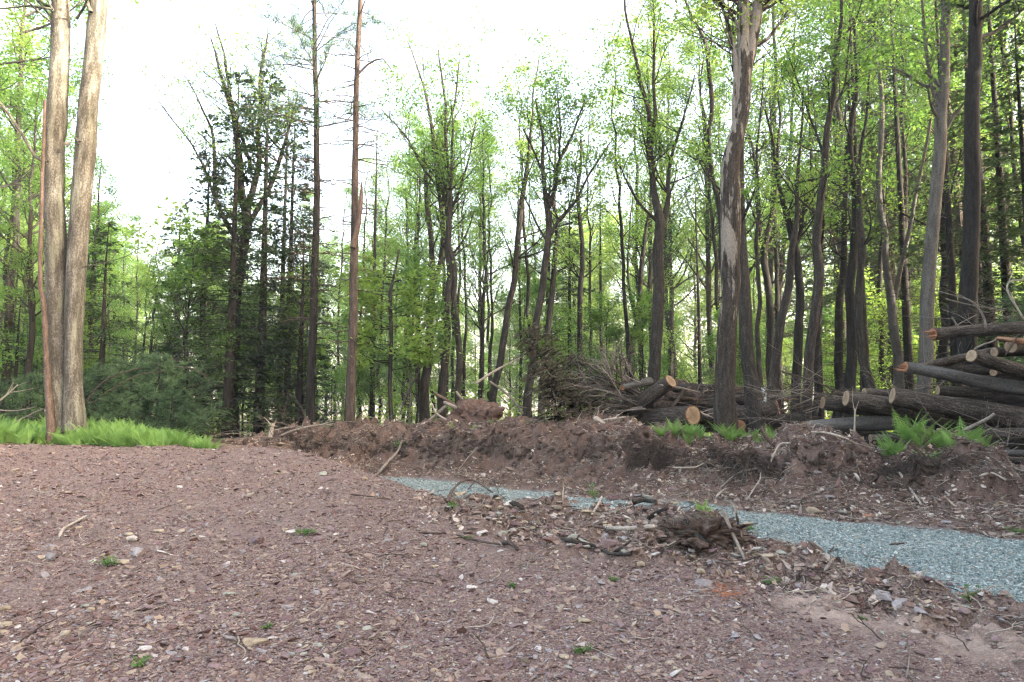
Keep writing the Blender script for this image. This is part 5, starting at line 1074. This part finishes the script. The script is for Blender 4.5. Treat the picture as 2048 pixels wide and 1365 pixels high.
ST = [
 ('reddish arched root curving over the debris ridge, left end', [(895, 1010), (905, 990, .04), (925, 978, .10), (950, 978, .10), (985, 992, .02)], 8, 4, 'bark_red', 4),
 ('thin root arcing above the reddish arched root', [(935, 985, .03), (960, 972, .14), (985, 976, .12), (998, 990, .02)], 2.5, 1.5, 'twig_dark', 1),
 ('dark gnarled root end lying beside the orange-brown needles', [(1018, 1012), (1035, 1022, .02), (1050, 1030, .01)], 12, 6, 'bark', 0),
 ('pale straight stick pointing up from the tan slab', [(1183, 1034), (1194, 1022, .03), (1204, 1012, .08)], 6, 4, 'twig_pale', 0),
 ('white forked twig standing above the near gravel edge', [(1126, 1014), (1126, 1003, .06), (1128, 992, .12)], 3, 2, 'twig_pale', 2),
 ('grey straight stick lying across the debris ridge', [(1210, 1068, .03), (1255, 1072, .05), (1308, 1074, .05)], 8, 7, 'twig_pale', 1),
 ('thin dark twig continuing left of the grey straight stick', [(1180, 1064, .02), (1210, 1068, .04), (1230, 1070, .03)], 3, 2, 'twig_dark', 1),
 ('dark forked stick at the foot of the debris ridge', [(1120, 1082), (1148, 1092, .01), (1185, 1102, .02), (1220, 1116, .02), (1262, 1122, .01)], 8, 6, 'bark', 1),
 ('upper arm of the dark forked stick', [(1222, 1116, .02), (1245, 1106, .03), (1262, 1098, .04)], 6, 4, 'bark', 0),
 ('long thin dark stick left of the debris ridge', [(912, 1072), (935, 1082, .01), (960, 1088, .01), (1000, 1096, .01)], 5, 4, 'twig_dark', 1),
 ('purple-brown bark sliver at the end of the long thin stick', [(1003, 1092), (1020, 1097, .02), (1036, 1106)], 10, 6, 'bark_pine', 0),
 ('thin straight twig on the slope, upper middle', [(700, 990), (745, 996), (790, 1002)], 3.5, 2, 'twig_dark', 0),
 ('short straight dark twig left of the long thin stick', [(836, 1068), (868, 1069), (892, 1070)], 4, 3, 'twig_dark', 0),
 ('branched grey dead twig in the centre gravel', [(1050, 1150), (1062, 1128, .03), (1088, 1115, .06), (1115, 1108, .04)], 3.5, 2, 'twig', 5),
 ('pale bent driftwood-like stick on the left of the mound', [(118, 1078), (128, 1068, .03), (148, 1056, .03), (172, 1040, .02)], 7, 4, 'twig_pale', 2),
 ('thin long twig right of the driftwood stick', [(150, 1104), (180, 1090), (206, 1078)], 3, 2, 'twig', 1),
 ('short curved white twig at the lower left', [(272, 1290), (292, 1291), (310, 1288)], 5, 3, 'twig_pale', 0),
 ('thin curved twig left of the olive-tan bar', [(445, 1286), (465, 1287, .01), (482, 1294), (492, 1300)], 4, 3, 'twig_dark', 1),
 ('long thin twig running to the bottom edge', [(672, 1362), (715, 1335), (752, 1310), (790, 1282)], 4, 2, 'twig', 2),
 ('thin twig in the middle of the gravel', [(776, 1188), (790, 1198), (830, 1202)], 3.5, 2, 'twig_dark', 1),
 ('thin forked twig near the bottom right', [(1812, 1362), (1818, 1340, .02), (1822, 1318, .05)], 4, 2, 'twig', 2),
 ('thin level twig near the bottom right', [(1770, 1338), (1815, 1342), (1850, 1345)], 3, 2, 'twig_dark', 0),
 ('splintered tan stick leaning on the right of the root clump', [(1446, 1072, .22), (1462, 1092, .12), (1480, 1112, .03), (1490, 1126)], 9, 5, 'twig', 2),
 ('grey long root bowing over the top of the root clump', [(1448, 1030, .18), (1468, 1050, .14), (1478, 1076, .09), (1486, 1096, .04)], 4, 3, 'twig', 2),
 ('broken dark wood chunk at the foot of the root clump', [(1350, 1088, .03), (1382, 1098, .05), (1418, 1112, .02)], 24, 10, 'bark', 1),
 ('short black twig lying by the near driveway edge', [(1654, 1112), (1662, 1106, .02), (1668, 1102, .03)], 3, 2, 'twig_dark', 1),
 ('grey knotted root piece among the roadside stones', [(1648, 1156), (1656, 1146, .03), (1664, 1138, .04)], 9, 5, 'twig', 2),
 ('pair of crossed dry twigs before the root clump', [(1424, 1122), (1434, 1140), (1446, 1156)], 4, 3, 'twig', 1),
 ('thin dark twig lying on the driveway', [(1778, 1092), (1800, 1090), (1815, 1088)], 4, 2.5, 'twig_dark', 1),
 ('pale stick slanting on the bank at the right', [(1798, 958, .05), (1820, 985, .03), (1842, 1014, .01)], 5, 4, 'twig_pale', 0),
 ('short pale stick low on the right bank', [(1958, 958), (1985, 961), (2012, 965)], 6, 4, 'twig_pale', 0),
 ('two pale sticks near the right edge of the bank', [(2016, 934), (2032, 942), (2060, 950)], 6, 4, 'twig_pale', 1),
 ('thin grey stick high on the red heap slope', [(1705, 905, .02), (1712, 925, .02), (1722, 960)], 3, 2, 'twig', 1),
 ('bleached crooked branch hanging over the red heap', [(1532, 950, .02), (1545, 935, .10), (1560, 912, .12), (1578, 905, .10), (1592, 906, .08)], 5, 3, 'twig_pale', 0),
 ('long dry root running down from the red heap top', [(1622, 872, .04), (1650, 884, .05), (1685, 890, .06), (1712, 898, .04)], 5, 3, 'twig_pale', 3),
 ('pale twisting roots under the black root mat', [(1345, 944, .05), (1370, 950, .10), (1392, 950, .10), (1408, 940, .08)], 3.5, 2, 'twig_pale', 2),
 ('bundle of grey roots spreading on the bank left of the red heap', [(1440, 984, .03), (1470, 965, .08), (1500, 955, .10), (1535, 950, .06)], 4, 2.5, 'twig', 6),
 ('curved grey root hanging at the foot of the bank', [(1496, 1000), (1508, 985, .04), (1520, 972, .08), (1522, 962, .1)], 3, 2, 'twig_pale', 1),
 ('diagonal grey pole lying on the bank left of centre', [(756, 951), (775, 936, .06), (795, 920, .10), (804, 905, .14)], 7, 4, 'twig', 2),
 ('thin twig slanting on the bank, centre left', [(915, 945), (935, 925, .05), (955, 905, .08)], 3, 2, 'twig', 1),
 ('pale root on the near edge above the gravel, right of the fern', [(1432, 1012, .1), (1440, 1004, .1), (1452, 994, .1)], 5, 3, 'twig_pale', 2),
 ('dark bark strip lying on the near edge of the driveway', [(1268, 1014, .02), (1285, 1012, .03), (1312, 1014, .02)], 11, 8, 'bark', 0),
 ('curled dark bark strip under the lilac slab', [(1298, 1046, .02), (1318, 1042, .05), (1336, 1036, .05)], 10, 4, 'bark_dark', 0),
]
for k, (lb, pts, w0, w1, mt, tw) in enumerate(ST): stick(lb, pts, w0, w1, mt, on=True, twigs=tw, seed=k, tl=.12 if pts[0][1] > 1000 else .3)
AT = [
 ('thin reddish sapling stake behind the red mound, leaning left', [(868, 786), (895, 802), (918, 816)], 6, 7, 'bark_red', 17.2, 0),
 ('short dead stake right of the reddish one', [(886, 804), (902, 811), (916, 818)], 7, 8, 'twig', 17.0, 0),
 ('dead stick leaning left behind the red mound', [(911, 782), (922, 796), (931, 810)], 5, 7, 'twig', 17.6, 0),
 ('forked pale twig left of the red mound', [(864, 806), (872, 826, 0), (892, 840, -.2)], 3, 4, 'twig_pale', 16.8, 2),
 ('grey pole leaning to the left of the red mound', [(848, 852), (870, 832), (892, 812)], 8, 6, 'twig', 17.0, 0),
 ('long bare sapling leaning across the gap, middle of the woods', [(950, 768), (990, 742), (1020, 726), (1052, 708)], 5, 2, 'twig_pale', 18, 3),
 ('thin stem slanting down to the right in the middle gap', [(978, 762), (1010, 785), (1032, 808), (1045, 828)], 4, 5, 'twig', 18.2, 2),
 ('broken stub standing on the bank left of centre', [(942, 872), (941, 862), (940, 854)], 8, 6, 'twig_pale', 16.0, 0),
 ('weathered stump splinter sticking out of the berm at the left', [(540, 880), (543, 862), (546, 848)], 11, 5, 'twig_pale', 15.6, 3),
 ('long thin branch lying along the berm at the left', [(545, 862), (580, 856), (640, 852), (668, 848)], 4, 3, 'twig', 15.8, 3),
 ('forked branches lying on the berm in front of the reddish pine', [(560, 872), (600, 858), (650, 848), (655, 845)], 5, 3, 'twig', 15.4, 4),
 ('thin bent branch arching before the pine bushes', [(170, 810), (195, 775), (230, 752), (282, 736)], 4, 2, 'twig_dark', 13.6, 3),
 ('second thin branch arching before the pine bushes', [(180, 812), (225, 778), (275, 752), (330, 742)], 3, 1.5, 'twig_dark', 13.7, 3),
 ('drooping bare twig over the right pine bush', [(350, 733), (385, 738), (410, 752), (425, 775)], 2, 1, 'twig_dark', 13.8, 1),
 ('bare grey twigs at the left edge above the ferns', [(-20, 815), (8, 795), (36, 770)], 5, 2, 'twig_pale', 13.2, 4),
 ('thin pole leaning on the twin trunks from the left', [(20, 850), (50, 835), (86, 818)], 4, 3, 'twig', 12.8, 2),
 ('pale thin branch lying left of the twin trunks', [(-10, 820), (30, 822), (70, 815)], 3, 2, 'twig', 13.0, 3),
 ('upright forked dead twig left of the right-hand ferns', [(1708, 880), (1709, 850), (1710, 818)], 4, 3, 'twig_pale', 11.9, 2),
 ('short forked twig beside the upright dead one', [(1706, 882), (1703, 870), (1700, 858)], 4, 2, 'twig_pale', 11.9, 0),
 ('gnarled stick poking out right of the ferns', [(1925, 862), (1950, 850), (1975, 838), (1988, 828)], 7, 6, 'twig', 10.9, 1),
 ('pale-tipped crooked root standing left of the red heap', [(1522, 852), (1528, 868), (1545, 888), (1558, 892)], 7, 10, 'bark_red', 12.2, 1),
 ('thin branch crossing before the long stack', [(1560, 742), (1640, 768), (1720, 800), (1800, 812)], 4, 2, 'twig_dark', 12.6, 6),
 ('second thin branch crossing before the long stack', [(1580, 790), (1650, 788), (1720, 790), (1760, 786)], 3, 2, 'twig_dark', 12.7, 5),
 ('thin grey branch arching up from the topmost log', [(1972, 658), (1966, 632), (1944, 604), (1910, 592), (1876, 583)], 5, 2, 'twig', 11.6, 5),
 ('second thin branch crossing above the topmost log', [(1890, 598), (1930, 608), (1960, 614), (2010, 622)], 3, 2, 'twig', 11.7, 3),
 ('broken spike on the topmost log', [(1918, 658), (1912, 648), (1903, 634)], 5, 2, 'twig', 11.7, 0),
 ('looping bare branch at the right edge over the stack', [(2048, 640), (2030, 610), (2018, 590), (2014, 572), (2024, 562), (2050, 561)], 4, 3, 'twig_pale', 11.8, 4),
 ('thin curved twig above the pale-faced log', [(1946, 700), (1965, 690), (1984, 684), (1992, 678)], 4, 3, 'twig', 11.4, 0),
 ('pale torn plank wedged under the topmost log', [(1990, 676), (2020, 680), (2060, 686)], 5, 16, 'torn', 11.5, 0),
 ('dark leaning stick at the right edge of the stack', [(2010, 712), (2024, 690), (2038, 668)], 4, 3, 'twig_dark', 11.3, 0),
 ('grey branch lying over the middle log pile', [(1318, 770), (1360, 776), (1400, 786)], 5, 3, 'twig', 14.9, 3),
 ('dark limb rising inside the middle log pile', [(1344, 815), (1358, 796), (1372, 778)], 9, 6, 'twig_dark', 15.0, 1),
 ('white torn splinter on the cut face of the big oak log', [(1400, 822), (1406, 828), (1418, 832)], 3, 4, 'twig_pale', 14.6, 3),
 ('pale limb rising at the left of the middle pile', [(1160, 856), (1190, 846), (1225, 838), (1258, 834)], 6, 4, 'twig_pale', 14.4, 3),
 ('curved dry limb low in front of the brush heap', [(1115, 868), (1130, 858), (1150, 850), (1180, 848)], 8, 5, 'twig_pale', 14.6, 2),
 ('white broken root end on top of the bank', [(1186, 836), (1196, 840), (1212, 852)], 14, 6, 'twig_pale', 14.0, 1),
]
for k, (lb, pts, w0, w1, mt, Y, tw) in enumerate(AT): stick(lb, pts, w0, w1, mt, Y=Y, twigs=tw, seed=k + 60, tl=.45)
# tangle of thin dark brush between the two piles, and behind the stack
for k0, (cx, cy_, Y, n_, sp_, lb) in enumerate([(1600, 800, 13.6, 46, 55, 'tangle of dark brush between the middle pile and the long stack'), (1575, 825, 13.9, 30, 30, 'purplish brush right of the rusty cut end'), (1830, 790, 13.2, 34, 90, 'thin dry brush on top of the long stack'), (1420, 790, 15.8, 30, 60, 'dark brush on the back of the middle pile'), (2000, 900, 11.2, 26, 40, 'dark brush below the stack at the right edge'), (600, 870, 15.6, 30, 70, 'dry brush scattered along the berm at the left'), (2010, 640, 13.6, 30, 40, 'bare brush at the top right of the stack')]):
    rg = np.random.default_rng(k0 + 40); c0 = P(cx, cy_, Y); o = thing('brush_heap', lb, 'brush heap', c0)
    for q in range(n_):
        S = P(cx + rg.normal(0, sp_), cy_ + rg.normal(0, 14), Y + rg.normal(0, .4)); S[2] = max(S[2], gz(S[0], S[1]) + .01); d = nrm(rg.normal(0, 1, 3) * [1, .6, .35] + [0, 0, .12]); L = rg.uniform(.5, 1.5)
        G = branch_tree([S, S + d * L * .5 + rg.normal(0, .06, 3), S + d * L + rg.normal(0, .1, 3)], rg.uniform(.005, .012), rg, 5, .4, .002, 4)
        part('branch', G.me('branch', [M['twig_dark' if rg.random() < .6 else 'twig']], c0), o)

# soil heaps, root plate and root mats
lump('root_plate', 'upturned red soil root plate behind the bank, left of centre', 'root plate', P(945, 838, 17.2), (.6, .45, .42), 'soil', 3, .45, fr=2.6)
lump('soil_mound', 'low dark red soil mound right of the root plate', 'soil mound', P(1040, 866, 16.8), (.85, .5, .32), 'soil', 5, .4, fr=3)
lump('soil_mound', 'low soil mound joining the root plate to the bank top', 'soil mound', P(905, 868, 17.0), (.9, .5, .16), 'soil', 6, .4, fr=3)
lump('leaf_pile', 'whitish debris hump in front of the small ferns, left of the small logs', 'debris hump', P(1205, 868, 14.0), (.36, .3, .18), 'soil', 8, .5, fr=3)
lump('debris_heap', 'dark heap of rotten wood and soil inside the middle log pile', 'debris heap', P(1405, 815, 16.6), (1.5, .6, .5), 'humus', 12, .5, fr=3)
lump('root_clump', 'soil-filled root clump in the debris ridge by the near driveway edge', 'root clump', hit(1405, 1072) + [0, .06, -.02], (.30, .2, .12), 'humus', 10, .7, fr=4.5)
lump('root_clump', 'smaller dark root clump left of the main one in the debris ridge', 'root clump', hit(1335, 1078) + [0, .06, -.03], (.2, .14, .07), 'humus', 14, .7, fr=4.5)
def strands(label, spots, n, L, mat, seed, rad=.006, group='root mats hanging from the bank', out=.35, name='root_mat', lumpy=True, drop=.8):
    """spots: (px, py, halfwidth px, Y or None); fine roots hanging out of the soil"""
    rg = np.random.default_rng(seed); G = Geo(); c = None
    for (px, py, hw, Y) in spots:
        for k in range(n):
            a, b = px + rg.normal(0, hw * .6), py + rg.normal(0, hw * .22)
            p = hit(a, b) if Y is None else P(a, b, Y + rg.normal(0, .08)); c = p if c is None else c; q = [p + [0, .06, .02]]; d = nrm(np.array([rg.normal(0, .6), -out - rg.random() * .4, rg.normal(.1, .35)])); l = L * rg.uniform(.3, 1.3)
            for s_ in range(5): d = nrm(d + np.array([rg.normal(0, .25), .05, -drop * .35])); q.append(q[-1] + d * l / 5)
            G.tube(q, np.linspace(rad * rg.uniform(.6, 1.6), rad * .3, 6), 3, cap=False)
    o = solo(name, G.me(name, [M[mat]], c), label, None, group, 'stuff', c); return o
strands('black root mat hanging from the bank, left half', [(1300, 905, 30, None), (1285, 925, 18, None), (1330, 915, 20, None)], 260, .40, 'twig_dark', 1, .008)
strands('dark root mat hanging from the bank, right half', [(1430, 915, 30, None), (1470, 925, 26, None), (1510, 930, 20, None)], 240, .42, 'twig_dark', 2, .008)
strands('grey fine roots on the dark root mat', [(1410, 935, 40, None), (1490, 945, 34, None)], 110, .45, 'twig', 3, .006)
strands('roots under the centre of the bank crest', [(960, 890, 34, None), (900, 885, 24, None), (1010, 895, 20, None)], 130, .36, 'twig', 4, .006)
strands('roots hanging in the bank at the left', [(620, 885, 26, None), (700, 885, 34, None), (800, 890, 30, None)], 110, .36, 'twig', 5, .006)
strands('dark roots under the right-hand fern clump', [(1830, 930, 36, None), (1890, 925, 34, None), (1780, 945, 20, None)], 200, .36, 'twig_dark', 6, .007)
strands('roots on the slope of the red heap', [(1610, 900, 40, None), (1560, 950, 40, None), (1680, 950, 30, None)], 26, .35, 'twig', 7)
strands('pale fine roots strewn over the bank', [(1200, 900, 90, None), (1080, 905, 60, None), (860, 900, 60, None), (1950, 940, 60, None)], 60, .35, 'twig', 8, .006)
strands('fine pale roots dangling from the root clump', [(1350, 1050, 22, None), (1400, 1040, 26, 6.45), (1450, 1060, 18, 6.55)], 170, .18, 'twig', 9, .0032, 'roots of the root clump', .35, 'root_tuft')
strands('dark tangle of roots in the root clump', [(1320, 1085, 16, None), (1390, 1065, 30, 6.5), (1430, 1085, 22, 6.5), (1370, 1100, 18, None)], 120, .18, 'twig_dark', 10, .003, 'roots of the root clump', .35, 'root_tuft')
strands('tangle of reddish roots beside the arched root', [(1002, 1000, 14, None), (930, 1000, 16, None)], 60, .14, 'bark_red', 11, .002, 'roots of the debris ridge', .3, 'root_tuft')
p = P(1410, 1052, 6.4)
for k, (px, py, s_) in enumerate([(1404, 1072, .2), (1412, 1050, .24), (1408, 1028, .2), (1440, 1066, .14)]):
    p = P(px, py, 6.45); fern(p[0], p[1], s_, 'small fern growing out of the root clump', 'ferns on the root clump', 6, z=p[2] - .04, seed=300 + k)
# orange needle sprig on the gravel
rg = np.random.default_rng(8); G = Geo(); q0 = hit(1455, 1186); T = [hit(a, b) + [0, 0, .02] for a, b in ((1424, 1182), (1436, 1190), (1452, 1192), (1466, 1196), (1482, 1194), (1445, 1200))]
G.tube(T, np.full(6, .003), 4); needle_tufts(G, np.array(T), rg, 30, .045, .2, .004); M['orange'] = m_leaf('orange_dead_needles', (.34, .12, .05), (.42, .18, .08), (.3, .12, .05), .2)
solo('needle_sprig', G.me('needle_sprig', [M['orange']], q0, smooth=False), 'orange dead needle sprig below the flat light grey stone', 'needle sprig', loc=q0)
# dark sod and humus overhanging the bank lip
x, y = rand_points(90000, 10, 17.2, .8, 1.0); z, road, bank, berm = ground(x, y, True); ky = knots(x / y)[0]; lip = np.exp(-((y - ky[:, 10] + .02) / .16) ** 2); pxx = 1024 + x / y * FPX
wq = np.interp(pxx, [440, 560, 640, 760, 860, 960, 1040, 1120, 1230, 1290, 1400, 1540, 1600, 1680, 1740, 1900, 1960, 2048], [.2, .5, .8, .5, .5, .9, .6, .25, .5, 1, 1, 1, .15, .15, .8, 1, .5, .3])
k = (rng.random(len(x)) < lip * wq * (.55 + .7 * vn(np.stack([x, y, x * 0], 1), 1.3, 71))); x, y, z = x[k], y[k], z[k]; n = len(x); s = np.clip(np.exp(rng.normal(math.log(.095), .45, n)), .03, .24)
scatter('sod_overhang', np.stack([x, y - .04, z - .01], 1), slope_rot(n, .8), np.stack([s * 1.5, s, s * .8], 1), 5, coll_of('sod_lump', [rockmesh('sod_lump_mesh', M['humus'], .8, 190 + q, 18, True) for q in range(5)]), 'dark humus and sod lumps along the lip of the cut bank')
# clods breaking up the bank face
x, y = rand_points(40000, 5.5, 17.5, .84, .8); z, road, bank, berm = ground(x, y, True); ky = knots(x / y)[0]
k = (((bank > .5) & (y > ky[:, 9] - .4)) | ((berm > .6) & (rng.random(len(x)) < .25))) & (road < .1) & (rng.random(len(x)) < .5 + .8 * vn(np.stack([x, y, x * 0], 1), 1.5, 70)); x, y, z = x[k], y[k], z[k]; n = len(x); s = np.clip(np.exp(rng.normal(math.log(.05), .5, n)), .02, np.where(berm[k] > bank[k], .075, .2))
scatter('bank_clods', np.stack([x, y, z], 1), slope_rot(n, .8), np.stack([s * 1.3, s, s * .8], 1), 6, coll_of('soil_clod', [rockmesh('soil_clod_mesh', M['soil' if q < 3 else 'humus'], .75, 180 + q, 16, True) for q in range(6)]), 'dark soil clods and humus lumps on the cut bank')
# pale blue tree tube between the trunks
q0 = P(1527, 800, 15.9); q0[2] = gz(q0[0], q0[1]); o = thing('tree_tube', 'pale blue plastic tube standing between the trunks behind the middle pile', 'tree tube', q0)
G = Geo(); top_ = P(1527, 776, 15.9)[2] - q0[2]; G.tube([(0, 0, 0), (0, 0, top_ * .5), (.01, 0, top_)], [.055, .055, .052], 14); part('tube', G.me('tube', [M['tubeblue']]), o)
G = Geo(); G.tube([(.07, 0, 0), (.07, 0, top_ + .06)], [.01, .01], 6); part('stake', G.me('stake', [M['twig_pale']]), o)

# ------------------------------------------------------------------ thin morning haze
bm = bmesh.new(); bmesh.ops.create_cube(bm, size=1); me = bpy.data.meshes.new('haze'); bm.to_mesh(me); bm.free()
hz = part('haze', me); hz['kind'] = 'stuff'; hz['label'] = 'thin bright haze between the trees'; hz.scale = (900, 1000, 60); hz.location = (0, 300, 18)
hm_ = bpy.data.materials.new('haze'); hm_.use_nodes = True; t_ = hm_.node_tree; t_.nodes.clear(); vo = t_.nodes.new('ShaderNodeVolumePrincipled'); oo = t_.nodes.new('ShaderNodeOutputMaterial'); t_.links.new(vo.outputs[0], oo.inputs['Volume'])
vo.inputs['Density'].default_value = .0009; vo.inputs['Color'].default_value = (.95, .97, 1, 1); me.materials.append(hm_)
